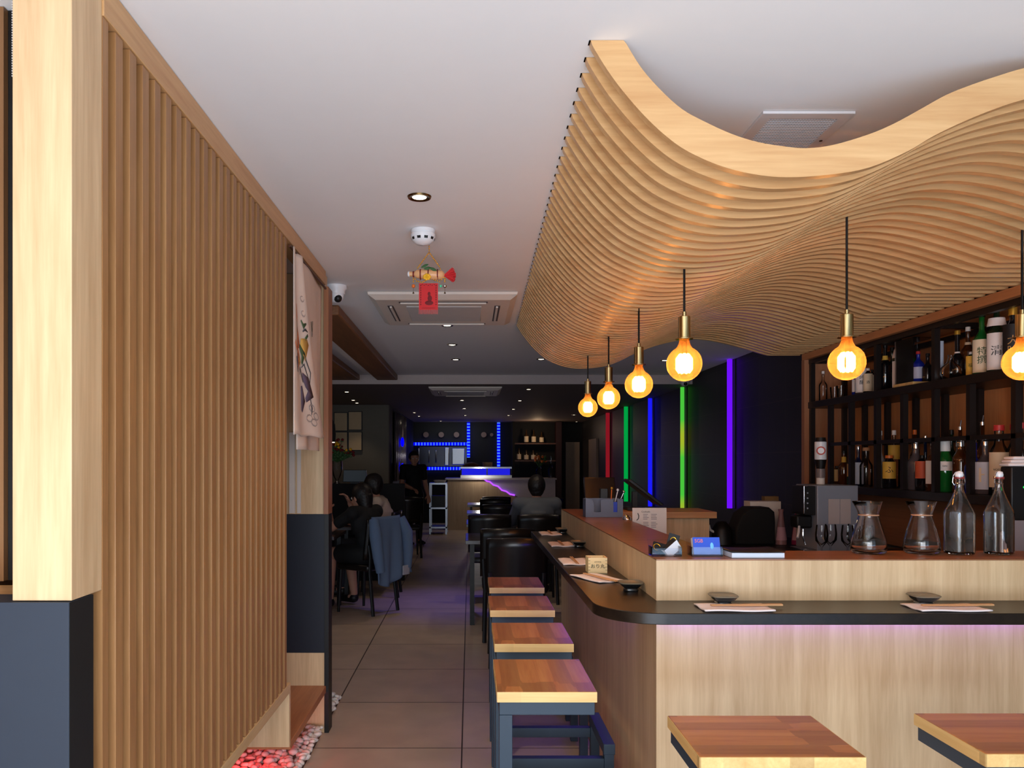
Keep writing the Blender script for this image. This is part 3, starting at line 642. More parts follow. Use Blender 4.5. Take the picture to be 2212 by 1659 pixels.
# ------------------------------------------------------------------ coffee machine and neighbours on the back bench
cm = thing('coffee_machine', 'stainless coffee machine with papers taped to its side', 'coffee machine', (2.15, 4.7, .9))
cmb = mat('machine_side', rgb(150,158,172), .4, .25)
MB().box(2.03, 2.27, 4.6, 4.90, .905, 1.305).build('body', cmb, cm, bevel=.004)
MB().box(1.965, 2.029, 4.62, 4.80, 1.13, 1.30).build('control_panel', 'black', cm, bevel=.003)
MB().cyl((1.962, 4.62, 1.14), (1.962, 4.62, 1.30), .004).cyl((1.962, 4.62, 1.30), (1.985, 4.62, 1.303), .004).build('chrome_edge', 'chrome', cm)
for k in range(4): MB().cyl((1.98, 4.619, 1.17+k*.03), (1.98, 4.614, 1.17+k*.03), .005, n=10).build('knob', 'chrome', cm)
MB().box(1.935, 2.028, 4.66, 4.76, 1.05, 1.125).build('brew_head', 'black', cm, bevel=.01)
MB().tube([(1.95, 4.66, 1.06), (1.93, 4.62, 1.03), (1.915, 4.60, 1.0)], .007).build('steam_wand', 'white', cm)
MB().tube([(1.99, 4.70, 1.05), (1.985, 4.69, 1.0), (2.0, 4.69, .95)], .006).build('hose', 'chrome', cm)
MB().box(1.95, 2.028, 4.6, 4.8, .905, .93).build('drip_tray', 'stainless', cm, bevel=.003)
for a, b in ((2.095, 2.16), (2.163, 2.225)): MB().box(a, b, 4.597, 4.5995, 1.08, 1.225).build('note', mat('note_paper', rgb(190,180,178), .8), cm)
bt = thing('beer_tap', 'black and white beer tap with red ring badge on the coffee machine', 'beer tap', (2.15, 4.85, 1.306))
tx, ty = 2.13, 4.78
MB().cyl((tx,ty,1.3065), (tx,ty,1.345), .024).build('base', 'cream', bt)
MB().cyl((tx,ty,1.346), (tx,ty,1.40), .026, n=20).build('collar', mat('tap_grey', rgb(120,110,110), .4), bt)
MB().cyl((tx,ty,1.401), (tx,ty,1.455), .024, .034, n=20).build('neck', 'black', bt)
hd = MB().cyl((tx,ty,1.456), (tx,ty,1.565), .034, n=28).build('head', 'white', bt, bevel=.003)
MB().cyl((tx,ty,1.5655), (tx,ty,1.59), .032, .028, n=20).build('cap', 'black', bt)
dv = Vector((-tx+.35, -ty, 0)).normalized(); bc = Vector((tx, ty, 1.51))+dv*.0345
MB().cyl(bc, bc+dv*.002, .026, n=24).build('badge', mat('badge_red', rgb(190,60,40), .5), hd); MB().cyl(bc+dv*.002, bc+dv*.003, .018, n=24).build('badge_centre', 'white', hd)
# stemmed glasses on the back bench
def stem_glass():
    t = thing('wine_glass', '', 'glass')
    MB().lathe([(.001,.0),(.030,.001),(.004,.006),(.0035,.08),(.012,.09),(.032,.115),(.034,.15),(.028,.20),(.027,.20),(.033,.15),(.031,.117),(.001,.092)], n=18).build('goblet', thin_glass('goblet_glass', (.97,.97,.98,1), .25, .06), t, local=True, smooth=60)
    return t
g0 = stem_glass()
spots = [(1.86,4.25),(1.93,4.30),(1.995,4.24),(2.06,4.31),(2.12,4.25),(2.02,4.10)]
names = ['leftmost','second','third','fourth','rightmost','frontmost']
for i, (x, y) in enumerate(spots):
    lab = names[i]+' clear stemmed glass in the cluster in front of the coffee machine'
    o = g0 if i == 0 else dup(g0, (0,0,0), 0, lab)
    o.location = (x+.04, y, .902); o['label'] = lab; o['group'] = 'stemmed glasses by the coffee machine'
# things on the side bench
def cone_bottle(px, top, c, lab):
    d = 5.15; x = X(px, d); t = thing('pink_bottle', lab, 'bottle', (x, d, .901), 0, 'pink tapered bottles')
    h = Z(top, d)-.901
    MB().lathe([(.001,.001),(.036,.001),(.036,.02),(.014,h*.9),(.018,h),(.001,h)], n=20).build('glass_body', mat('pink_body', c, .3), t, local=True, smooth=50)
    MB().lathe([(.0375,.03),(.026,h*.5)], n=16, a0=PI+.2, a1=2*PI-.2).build('label', mat('pink_label', rgb(196,150,160), .6), t, local=True)
cone_bottle(1687, 1100, rgb(150,110,112), 'pale pink tapered bottle standing left of the crimson one')
cone_bottle(1722, 1100, rgb(150,40,80), 'crimson tapered bottle beside the coffee machine')
t = thing('grinder', 'dark rounded coffee grinder behind the counter', 'grinder', (1.9, 5.2, .9))
MB().prism([(1.86-.13,.901),(1.86+.13,.901),(1.86+.13,1.05),(1.86+.125,1.115),(1.86+.09,1.145),(1.86-.03,1.145),(1.86-.09,1.10),(1.86-.13,1.0)], 'y', 5.12, 5.3).build('body', 'matblack', t, bevel=.012)
x1 = X(1650, 5.35); t = thing('paper_carton', 'cream open carton behind the dark grinder', 'carton', (x1, 5.4, .9))
MB().box(x1-.09, x1+.12, 5.36, 5.48, .901, 1.172).build('carton_body', 'cream', t)
t = thing('cardboard_box', 'brown cardboard flap standing above the cream carton', 'box', (x1, 5.52, .9))
MB().box(X(1652,5.5), X(1682,5.5), 5.5, 5.56, .901, 1.20).build('box_body', mat('cardboard', rgb(130,100,60), .8), t)
t = thing('kettle', 'dark kettle with pale handle tip at the left of the bench', 'kettle', (1.66, 5.15, .9))
MB().lathe([(.001,.001),(.07,.001),(.065,.10),(.03,.15),(.001,.155)], c=(1.65,5.16,.901), n=24).build('body', 'black', t, smooth=60)
MB().tube([(1.60,5.14,.98),(1.565,5.13,1.0),(1.555,5.12,1.03)], .008).build('spout', 'cream', t)

mxx = X(2200, 3.3); t = thing('glass_washer', 'black bar machine topped with white towels at the right picture edge', 'machine', (mxx+.05, 3.35, .9))
MB().box(mxx-.03, mxx+.22, 3.3, 3.37, 1.20, 1.425).build('housing', 'black', t, bevel=.006); MB().box(mxx-.03, mxx+.22, 3.3, 3.37, .901, 1.199).build('lower_panel', mat('panel_pale', rgb(150,140,146), .4), t, bevel=.004)
MB().box(mxx+.02, mxx+.035, 3.297, 3.2995, 1.335, 1.342).build('indicator', emis('green_dot', (.02,1,.1,1), 1.5), t)
t = thing('towel_stack', 'folded white towels on the black bar machine', 'towels', (mxx+.05, 3.4, 1.426))
for k in range(3): MB().box(mxx-.04+.01*k, mxx+.21, 3.30, 3.365, 1.4265+.014*k, 1.4395+.014*k).build('towel', 'napkin', t, bevel=.005)
# ------------------------------------------------------------------ things on the bar
def make_setting():
    t = thing('napkin', '', 'napkin')
    MB().grid(lambda u, v: ((u-.5)*.215, (v-.5)*.125, .0035+.0012*math.sin(u*7)+.0015*math.sin(v*9+1)), 16, 10).build('folded_napkin', 'napkin', t, local=True, solid=.004)
    return t
def make_sticks():
    t = thing('chopsticks', '', 'chopsticks')
    MB().cyl((-.10, .004, 0), (.125, .003, 0), .0024, .0036, n=8).build('chopstick', 'chopstick', t, local=True)
    MB().cyl((-.10, -.004, 0), (.125, -.005, 0), .0024, .0036, n=8).build('chopstick', 'chopstick', t, local=True)
    return t
def rsq(r, z, k=20, e=4, n=28):
    out = []
    for i in range(n):
        a = 2*PI*i/n; c, s = math.cos(a), math.sin(a); q = (abs(c)**e+abs(s)**e)**(-1/e); out.append((r*q*c, r*q*s, z))
    return out
def rings(rs):
    mb = MB(); n = len(rs[0]); vs = [p for r in rs for p in r]
    fs = [(j*n+i, j*n+(i+1) % n, (j+1)*n+(i+1) % n, (j+1)*n+i) for j in range(len(rs)-1) for i in range(n)]
    fs += [tuple(range(n)), tuple(range((len(rs)-1)*n, len(rs)*n))]; return mb.add(vs, fs)
speck = mat('speckled_rim', rgb(118,108,90), .35); dish_m = mat('dish_glaze', rgb(26,28,30), .18, coat=.6)
def make_dish():
    t = thing('sauce_dish', '', 'dish')
    rings([rsq(.024,.0), rsq(.026,.004), rsq(.023,.010), rsq(.035,.020), rsq(.042,.030), rsq(.039,.0302), rsq(.028,.021), rsq(.012,.0165)]).build('bowl', dish_m, t, local=True, smooth=60)
    rings([rsq(.0405,.0275), rsq(.0425,.0280), rsq(.0434,.0315), rsq(.0415,.0328), rsq(.0395,.0305)]).build('rim', speck, t, local=True, smooth=60)
    return t
nk0, ch0, d0 = make_setting(), make_sticks(), make_dish()
GS = 'places laid along the bar ledge'
sets = [((1.017-.15+.0, 2.46), 0, 'front of the bar, left place', (.80, 2.53)),
        ((1.50, 2.455), 0, 'front of the bar, right place', (1.46, 2.53)),
        ((.50, 3.08), -1.15, 'side of the bar, behind the near dish', (.572, 2.80)),
        ((.475, 3.58), PI/2, 'side of the bar, just beyond the wooden box', None),
        ((.50, 4.32), PI/2, 'side of the bar, second from the far end', (.585, 4.22)),
        ((.505, 4.96), PI/2, 'far end of the side of the bar', (.59, 5.02))]
sets[0] = ((X(1585, 2.46), 2.46), 0, sets[0][2], (X(1562, 2.53), 2.53)); sets[1] = ((X(2042, 2.46), 2.46), 0, sets[1][2], (X(1995, 2.53), 2.53))
for i, ((x, y), rz, lab, dd) in enumerate(sets):
    la = 'white folded napkin laid at the '+lab
    n_ = nk0 if i == 0 else dup(nk0, (0,0,0), 0, la); n_.location = (x, y, HL+.0005); n_.rotation_euler[2] = rz; n_['label'] = la; n_['group'] = 'napkins on the bar ledge'
    la = 'wooden chopsticks on the napkin at the '+lab
    c_ = ch0 if i == 0 else dup(ch0, (0,0,0), 0, la); off = (.03, .008) if rz == 0 else (0, -.01)
    c_.location = (x+off[0], y+off[1], HL+.0105); c_.rotation_euler[2] = rz if rz else .02; c_['label'] = la; c_['group'] = 'chopsticks on the napkins'
    if dd:
        la = 'small dark square sauce dish at the '+lab
        d_ = d0 if i == 0 else dup(d0, (0,0,0), 0, la); d_.location = (dd[0], dd[1], HL+.0005); d_['label'] = la; d_['group'] = 'sauce dishes on the bar ledge'
# wooden masu box
bx, by, bz = X(1288, 3.27), 3.27, HL+.0005
ms = thing('wooden_box', 'small pale wooden box with black Japanese lettering on the dark ledge', 'box', (bx, by, bz))
w2, hh = .039, .064; wm = wood('masu_wood', rgb(236,208,150), rgb(246,224,172), 'x', .5, 2)
MB().box(-w2, w2, -w2, -w2+.006, .0, hh).build('front_board', wm, ms, local=True)
MB().box(-w2, w2, w2-.006, w2, .0, hh).build('back_board', wm, ms, local=True)
MB().box(-w2, -w2+.006, -w2+.0062, w2-.0062, .0, hh).build('side_board', wm, ms, local=True); MB().box(w2-.006, w2, -w2+.0062, w2-.0062, .0, hh).build('side_board', wm, ms, local=True)
MB().box(-w2+.0062, w2-.0062, -w2+.0062, w2-.0062, .0, .006).build('base_board', wm, ms, local=True)
MB().box(-w2, -w2+.010, -w2-.0005, -w2+.006, hh+.0002, hh+.0015).box(w2-.010, w2, -w2-.0005, -w2+.006, hh+.0002, hh+.0015).build('corner_mark', mat('corner_orange', rgb(214,110,60), .6), ms, local=True)
jm = MB()
for s in (-1, 1):
    for k in range(4): jm.box(min(s*w2*.99, s*(w2-.008)), max(s*w2*.99, s*(w2-.008)), -w2-.0006, -w2-.0001, .012+k*.013, .0135+k*.013)
jm.build('finger_joints', mat('joint_shadow', rgb(120,92,60), .8), ms, local=True)
tm = text_mesh('おり丸', .019); xf(tm, lambda a, b, c: (a*1.05, -w2-.001-c, .028+b)); tm.build('lettering', INK, ms, local=True, smooth=0)
tm = text_mesh('おすすめ', .0075); xf(tm, lambda a, b, c: (a*.95, -w2-.001-c, .046+b)); tm.build('small_lettering', mat('faint_ink', rgb(130,120,95), .7), ms, local=True, smooth=0)
# card holders
acr2 = thin_glass('clear_acrylic', (.93,.93,.95,1), .30, .08)
def holder(px, d, wdt, lab):
    x = X(px, d); t = thing('card_holder', lab, 'card holder', (x, d, HT+.001), 0, 'clear card holders on the bar')
    h = wdt/2
    MB().box(-h, h, -.03, .03, 0, .003).build('base', acr2, t, local=True)
    MB().box(-h, h, -.032, -.0302, .0, .028).build('front_lip', acr2, t, local=True)
    [MB().box(a_, a_+.002, -.030, .03, .0032, .032).build('side_wall', acr2, t, local=True) for a_ in (-h, h-.002)]
    MB().add([(-h,.015,.0032),(h,.015,.0032),(h,.045,.052),(-h,.045,.052),(-h,.017,.0032),(h,.017,.0032),(h,.047,.052),(-h,.047,.052)], [(0,1,2,3),(7,6,5,4),(0,4,5,1),(3,2,6,7),(0,3,7,4),(1,5,6,2)]).build('back_rest', acr2, t, local=True)
    return t
h1 = holder(1436, 2.70, .10, 'clear card holder with tilted black-and-gold cards at the bar corner')
h2 = holder(1522, 2.70, .105, 'clear card holder with blue cards, right of the black-and-gold ones')
def slab(w, h, t):
    return MB().box(-w/2, w/2, 0, t, 0, h)
card = thing('card_stack', 'white-edged stack of black cards leaning in the left card holder', 'cards', (X(1441, 2.69), 2.69, HT+.005))
card.rotation_euler = (0, .95, .35)
slab(.034, .060, .03).build('cards', 'white', card, local=True); MB().box(-.0175, -.0171, .0, .03, 0, .06).build('top_card', 'black', card, local=True)
card2 = thing('card_stack', 'black-and-gold cards lying back in the left card holder', 'cards', (X(1425, 2.70), 2.70, HT+.008)); card2.rotation_euler = (-.5, .25, 0)
slab(.05, .040, .008).build('cards', 'black', card2, local=True, bevel=.001)
MB().tube([(-.012+.012*math.cos(a), -.0012, .02+.012*math.sin(a)) for a in [k*.5 for k in range(1, 11)]], .0012, 6).build('gold_emblem', 'gold', card2, local=True)
card4 = thing('card_stack', 'black card with arched gold emblem standing at the back of the left holder', 'cards', (X(1453, 2.73), 2.735, HT+.036)); card4.rotation_euler = (-.25, .3, -.1)
slab(.038, .036, .004).build('cards', 'black', card4, local=True)
MB().tube([(.010*math.cos(a), -.0012, .012+.012*math.sin(a)) for a in [k*.35 for k in range(0, 10)]], .0014, 6).build('gold_emblem', 'gold', card4, local=True)
card3 = thing('card_stack', 'blue cards with red SGB lettering in the right card holder', 'cards', (X(1527, 2.69), 2.685, HT+.005)); card3.rotation_euler = (-.28, 0, 0)
bm_ = mat('card_blue', rgb(50,90,210), .35)
st_ = MB().box(-.046, .046, .001, .022, 0, .060).build('cards', 'white', card3, local=True)
MB().box(-.046, .046, -.0005, .0008, .0, .060).build('front_card', bm_, card3, local=True)
MB().box(-.046, .046, -.0010, -.0006, .0, .026).build('card_band', mat('card_pale', rgb(120,150,225), .4), card3, local=True)
tm = text_mesh('SGB', .022); xf(tm, lambda a, b, c: (-.026+a*.75, -.0014-c, .047+b*.8)); tm.build('lettering', mat('card_red', rgb(240,130,120), .5), card3, local=True, smooth=0)
MB().sph((.018, -.0012, .03), .006, 10, 6, (1, .15, 2)).build('picture_figure', mat('card_cyan', rgb(120,200,250), .4), card3, local=True)
# menus stack
mx_ = X(1622, 2.68)
mn = thing('menu_pile', 'flat pile of white-edged menus with dark covers on the bar top', 'menus', (mx_, 2.68, HT))
MB().box(mx_-.083, mx_+.093, 2.625, 2.76, HT+.001, HT+.018).build('pages', mat('menu_pages', rgb(214,222,236), .6), mn, bevel=.001)
MB().grid(lambda u, v: (mx_-.088+u*.182, 2.62+v*.15, HT+.0195+.004*(abs(u-.5)*2)**2), 12, 4).build('dark_cover', 'black', mn, solid=.0015)
# carafes
gl = real_glass('carafe_glass', (1,1,1,1)); water = real_glass('water', (.97,.99,1,1), 0, 1.33)
def make_carafe():
    t = thing('carafe', '', 'carafe')
    out = [(.001,.0),(.048,.0),(.057,.006),(.059,.022),(.056,.045),(.046,.085),(.036,.118),(.032,.132),(.033,.138),(.036,.150),(.041,.166),(.046,.182)]
    inn = [(.044,.182),(.039,.166),(.034,.150),(.031,.138),(.030,.132),(.034,.118),(.044,.085),(.054,.045),(.056,.024),(.052,.013),(.001,.010)]
    g = MB().lathe(out+inn, n=40); 
    for i, v in enumerate(g.v):     # pulled lip
        if v[2] > .15:
            a = math.atan2(v[1], v[0]); k = (v[2]-.15)/.032; f = 1+.16*k*max(0, math.cos(a-2.2))**6+.05*k*math.cos(2*a); g.v[i] = (v[0]*f, v[1]*f, v[2])
    g.build('glass_body', gl, t, local=True, smooth=70)
    MB().lathe([(.0325,.1325),(.0345,.134),(.0325,.1365)], n=28).build('rubber_ring', mat('seal', rgb(200,150,120), .3), t, local=True)
    return t
cf = make_carafe(); cf.location = (X(1876, 2.76), 2.76, HT+.001); cf.rotation_euler[2] = .4; tag(cf, 'squat glass carafe with flared lip, left of the two on the bar', group='glass carafes on the bar')
dup(cf, (X(1991, 2.76), 2.76, HT+.001), 0, 'squat glass carafe with flared lip, beside the swing-top bottles')
def make_swing():
    t = thing('swing_top_bottle', '', 'bottle')
    def sq(r, z, e): return rsq(r, z, e=e, n=32)
    rs = [sq(.030,.0,5), sq(.036,.002,6), sq(.038,.008,6), sq(.038,.140,6), sq(.037,.150,5), sq(.031,.172,3), sq(.022,.198,2.2), sq(.0145,.222,2), sq(.0125,.235,2), sq(.0125,.258,2), sq(.016,.261,2), sq(.016,.270,2)]
    inn = [sq(.0135,.270,2), sq(.010,.258,2), sq(.010,.235,2), sq(.012,.222,2), sq(.0195,.198,2.2), sq(.0285,.172,3), sq(.0345,.150,5), sq(.0355,.140,6), sq(.0355,.010,6), sq(.028,.006,5)]
    rings(rs+inn).build('glass_body', gl, t, local=True, smooth=50)
    MB().lathe([(.001,.268),(.0125,.268),(.0135,.276),(.011,.286),(.001,.289)], n=20).build('stopper', mat('stopper', rgb(225,225,228), .2), t, local=True, smooth=60)
    MB().lathe([(.010,.2625),(.0155,.2632),(.0155,.2672),(.010,.2678)], n=20).build('rubber_seal', mat('seal_red', rgb(190,60,60), .4), t, local=True)
    for s in (-1, 1):
        MB().tube([(s*.013,0,.245),(s*.018,.001,.240),(s*.024,.002,.250),(s*.021,.002,.272),(s*.014,.001,.284),(s*.004,0,.287)], .0013, 6).build('wire_clip', 'chrome', t, local=True)
    MB().lathe([(.0128,.243),(.0138,.245),(.0128,.247)], n=20).build('wire_collar', 'chrome', t, local=True)
    return t
sw = make_swing(); sw.location = (X(2072, 2.74), 2.74, HT+.001); sw.rotation_euler[2] = .12; tag(sw, 'empty square glass swing-top bottle, left of the two on the bar', group='swing-top bottles on the bar')
dup(sw, (X(2158, 2.74), 2.74, HT+.001), .5, 'empty square glass swing-top bottle nearest the right picture edge')
# bar caddy
cdx, cdy = X(1303, 4.56), 4.58
cd = thing('bar_caddy', 'grey plastic bar caddy with napkins and straws on the raised top', 'bar caddy', (cdx, cdy, HT)); g_ = mat('caddy_grey', rgb(96,106,128), .4)
hw = .107
prof = [(-hw, .001), (hw, .001), (hw, .105), (hw-.032, .105), (hw-.032, .03), (hw-.055, .03), (hw-.055, .105), (.0, .105), (-.02, .10), (-.02, .03), (-.06, .03), (-.06, .085), (-.07, .10), (-hw, .112)]
MB().prism([(cdx+a, HT+b) for a, b in prof], 'y', cdy-.06, cdy-.055).build('front_wall', g_, cd)
MB().box(cdx-hw, cdx+hw, cdy+.05, cdy+.055, HT+.001, HT+.105).build('back_wall', g_, cd)
[MB().box(a_, a_+.004, cdy-.0548, cdy+.0498, HT+.001, HT+.105).build('side_wall', g_, cd) for a_ in (cdx-hw, cdx+hw-.004)]
MB().box(cdx-hw+.0042, cdx+hw-.0042, cdy-.0548, cdy+.0498, HT+.001, HT+.005).build('base', g_, cd)
t = thing('napkin_stack', 'stack of blue and white paper napkins in the right side of the grey caddy', 'napkins', (cdx+.06, cdy, HT+.006))
MB().box(cdx+.03, cdx+.095, cdy-.05, cdy-.02, HT+.006, HT+.088).build('napkins', 'navy_dark', t)
for k in range(3):
    t = thing('straw', ('orange', 'white-tipped', 'clear')[k]+' drinks stirrer standing in the grey caddy', 'straw', (cdx+.05+.012*k, cdy, HT+.01))
    MB().cyl((cdx+.048+.01*k, cdy+.02, HT+.01), (cdx+.055+.035*k, cdy+.01, HT+.16-.01*k), .003).build('stem', ['cap', 'white', 'chrome'][0] == 'x' and 'white' or [CM['orange'], M['white'], M['chrome']][k], t)
    MB().sph((cdx+.055+.035*k, cdy+.01, HT+.165-.01*k), .008, 10, 6).build('tip', [CM['gold'], M['white'], M['chrome']][k], t)
t = thing('card_reader', 'black card reader standing at the back of the grey caddy', 'card reader', (cdx, cdy+.1, HT)); MB().box(cdx-.005, cdx+.045, cdy+.06, cdy+.09, HT+.001, HT+.165).build('reader_body', 'black', t, bevel=.006)
t = thing('hand_bell', 'small round steel call bell beside the menu card', 'bell', (X(1354, 4.35), 4.35, HT))
MB().lathe([(.024,.001),(.022,.012),(.012,.024),(.001,.028)], c=(X(1354,4.35), 4.35, HT), n=20).build('dome', 'chrome', t, smooth=70)
# menu card standing behind the arm of the bar
mc = thing('menu_card', 'white printed drinks menu card standing behind the side of the bar', 'menu', (X(1403, 4.42), 4.42, .9)); m0, m1, mzt = X(1366, 4.42), X(1440, 4.42), Z(1097, 4.42)
sd = thing('ice_well', 'dark under-counter work top behind the bar arm', 'worktop', (1.05, 4.0, 0)); MB().box(.876, 1.16, 3.0, 4.99, .80, .84).build('worktop', 'black', sd); MB().box(.88, 1.12, 3.02, 4.98, 0, .799).build('cabinet', 'matblack', sd)
MB().box(m0, m1, 4.42, 4.423, .842, mzt).build('card', 'paper', mc, bevel=.001)
tm = text_mesh('Cocktails', .013); xf(tm, lambda a, b, c: (m0+.075+a, 4.4195-c, mzt-.022+b)); tm.build('heading', INK, mc, smooth=0)
pr = MB()
for cx in (.06, .105):
    for r_ in range(14):
        if r_ % 5 != 4: pr.box(m0+cx, m0+cx+rnd.uniform(.022,.036), 4.4192, 4.4198, mzt-.038-.009*r_, mzt-.036-.009*r_+.001)
pr.build('printed_lines', mat('print_grey', rgb(150,140,150), .8), mc)
MB().tube([(m0+.030, 4.4185, mzt-.03), (m0+.036, 4.4185, mzt-.045), (m0+.034, 4.4185, mzt-.06), (m0+.024, 4.4185, mzt-.07)], .0022, 6).build('logo', 'black', mc)
# tills
def till(x, y, lab, rz):
    t = thing('till_screen', lab, 'till', (x, y, HT+.001), rz, 'till screens at the end of the bar')
    MB().box(-.09, .09, -.02, .11, 0, .02).build('foot', 'black', t, local=True, bevel=.004)
    MB().box(-.02, .02, .03, .06, .0205, .12).build('stand', 'black', t, local=True)
    return t
t1 = till(X(1297, 5.12), 5.12, 'black till screen seen from behind, at the far end of the bar', 0)
MB().prism([(-.01,.05),(.02,.05),(.075,.215),(.045,.215)], 'x', -.10, .10).build('screen_back', 'leather', t1, local=True, bevel=.004)
t2 = till(X(1385, 5.2), 5.2, 'slanted till touch screen seen edge-on beside the other till', PI/2)
MB().prism([(-.13,.04),(-.11,.03),(.10,.19),(.085,.205)], 'x', -.09, .12).build('screen', 'leather', t2, local=True, bevel=.004)

# ------------------------------------------------------------------ ceiling fittings
warm_white = emis('downlight_glow', (1, .86, .62, 1), 9)
def make_down():
    t = thing('downlight', '', 'downlight')
    MB().lathe([(.026,-.001),(.030,-.006),(.043,-.007),(.046,-.001)], n=28).build('bezel', 'antique', t, local=True, smooth=60)
    MB().cyl((0,0,-.0042), (0,0,-.001), .0265, n=24).build('lens', warm_white, t, local=True)
    return t
dl0 = make_down(); first = True
dls = [(-.191,2.977,CEIL,'brass-rimmed ceiling downlight nearest the camera, in front of the smoke alarm'),(-.167,5.8,CEIL,'first downlight beyond the ceiling air conditioner'),(-.152,6.77,CEIL,'second downlight beyond the ceiling air conditioner'),(-.14,7.76,CEIL,'third downlight beyond the ceiling air conditioner'),(.70,7.73,CEIL,'downlight at the lower left edge of the wave ceiling'),(1.94,7.83,CEIL,'downlight seen beside the largest globe lamp')]
for px, py, s in ((749,846,'leftmost, above the picture frames'),(763,864,'in the left pair, the nearer'),(771,870,'in the left pair, the farther'),(895,891,'above the left end of the kitchen, nearer'),(905,899,'above the left end of the kitchen, farther'),(998,864.5,'middle, just beyond the far air conditioner'),(1003,882,'middle, second beyond the far air conditioner'),(1005,897,'above the left blue light column'),(1142,840.5,'nearest right of the far air conditioner'),(1123,865,'second right of the far air conditioner'),(1109,883.5,'dim, left of the right blue light column'),(1098.5,897,'above the right blue light column'),(952,909.5,'farthest, above the serving hatch'),(1240,896,'over the far right doorway'),(1231,916,'lowest, over the far right doorway')):
    d = .893*1700/(995-py); dls.append((X(px, d), min(d, 18), LOWC, 'tiny downlight in the lowered ceiling, '+s))
for i, (x, y, z, lab) in enumerate(dls):
    o = dl0 if i == 0 else dup(dl0, (0,0,0), 0, lab)
    o.location = (x, y, z-.0005); o['label'] = lab; o['group'] = 'ceiling downlights'
    if i % 2 == 1 or i in (0, 4, 8):
        l = bpy.data.lights.new('downlight_beam', 'SPOT'); l.energy = (30 if i == 0 else 12) if i < 6 else 4; l.color = (1, .78, .56); l.spot_size = 1.5; l.spot_blend = .6; l.shadow_soft_size = .03
        lo = bpy.data.objects.new('downlight_beam', l); COL.objects.link(lo); lo.location = (x, y, z-.02)
sa = thing('smoke_alarm', 'round white smoke alarm with the red charm hung below it', 'smoke alarm', (-.345+.0, 3.41, CEIL)); sx, sy = X(914, 3.41), 3.41
MB().lathe([(.052,-.001),(.052,-.012),(.049,-.014),(.049,-.018),(.053,-.020),(.053,-.034),(.047,-.048),(.03,-.062),(.001,-.067)], c=(sx, sy, CEIL), n=40).build('housing', 'white', sa, smooth=50)
for k in range(10):
    a = 2*PI*k/10; c_, s_ = math.cos(a), math.sin(a)
    vs = []
    for aa in (a-.16, a+.16):
        for r_, zz in ((.0515, -.037), (.0478, -.0475)): vs.append((sx+(r_+.0008)*math.cos(aa), sy+(r_+.0008)*math.sin(aa), CEIL+zz))
    MB().add(vs, [(0,1,3,2)]).build('vent_slot', 'black', sa)
# hanging charm: a striped cracker cluster on beaded strings with a red banner
chx, chy = X(929, 3.5), 3.5
def C(px, py, dy=0): p = P(px, py, 3.5); return (p[0], p[1]+dy, p[2])
chm = thing('hanging_charm', 'red and gold good-luck charm with printed banner hanging from the ceiling', 'charm', C(927, 537))
def beads(pts, r, name='bead_string'):
    mb = MB()
    for a, b in zip(pts, pts[1:]):
        a, b = Vector(a), Vector(b); n = max(2, int((b-a).length/(2.2*r)))
        for k in range(n): mb.sph(a.lerp(b, k/n), r, 8, 5)
    return mb.build(name, 'gold', chm)
beads([C(927,528), C(927,545), C(900,582)], .0034); beads([C(927,545), C(949,576), C(953,586)], .0034)
beads([C(893,598), C(900,607), C(912,610), C(922,604), C(930,600), C(940,606), C(950,608), C(958,600), C(963,610)], .0036)
MB().tube([C(884,592), C(889,592), C(893,592), C(900,592), C(911,592), C(927,593), C(945,594), C(955,594), C(960,595)], [.010,.012,.007,.018,.021,.023,.022,.019,.009], 14).build('cracker_roll', mat('roll_paper', rgb(226,170,120), .35), chm, smooth=60)
for px in (893, 908, 925, 945): MB().cyl(C(px-1, 593), C(px+1.5, 593), .0235 if px > 893 else .015, n=16).build('red_band', 'darkred', chm)
MB().sph(C(883,592), .011, 12, 8, (.6,1,1.1)).build('end_knob', 'white', chm)
for px, py, a in ((918,577,.5), (936,584,-.4), (924,582,.2)):
    c_ = C(px, py, -.024); MB().grid(lambda u, v: (c_[0]+(u-.5)*.036, c_[1]+.004*math.sin(u*3), c_[2]+(v-.5)*.014*math.sin(PI*u)+(u-.5)*.03*a), 8, 4).build('leaf', 'green', chm, solid=.001)
fl = MB()
for k in range(7):
    a = 2*PI*k/7; c_ = C(923, 601, -.026); fl.sph((c_[0]+.011*math.cos(a), c_[1], c_[2]+.009*math.sin(a)), .007, 8, 6, (1,.5,1))
fl.sph(C(923,601,-.028), .006, 8, 6).build('yellow_flower', 'yellow', chm)
fan = MB(); c_ = Vector(C(958, 595)); nfr = 170
for k in range(nfr):
    a = rnd.uniform(-.62, .78); ln = rnd.uniform(.045,.056); dy = rnd.uniform(-.014,.014); e = c_+Vector((ln*math.cos(a), dy, ln*math.sin(a)*.95)); fan.cyl(c_, e, .0012, .0016, n=4)
fan.build('red_tassel', 'red', chm)
for px, n_ in ((893, 'left'), (961, 'right')):
    beads([C(px, 600), C(px, 613)], .0034); MB().sph(C(px, 618), .0085, 10, 6).build('drop_bead', CM['orange'] if n_ == 'left' else 'silver' and M['chrome'], chm)
    MB().cyl(C(px, 622), C(px, 632), .0006).cyl(C(px, 630), C(px, 634), .001, .005, n=8).build('bell', 'antique', chm)
MB().sph(C(952, 618), .006, 10, 6).build('green_bead', mat('jade', rgb(90,220,160), .1), chm)
b0, b1 = C(905, 612), C(946, 612); zb = C(925, 669)[2]
bn = MB().box(b0[0], b1[0], 3.499, 3.5005, zb, b0[2]).build('red_banner', 'red', chm)
bxm = (b0[0]+b1[0])/2
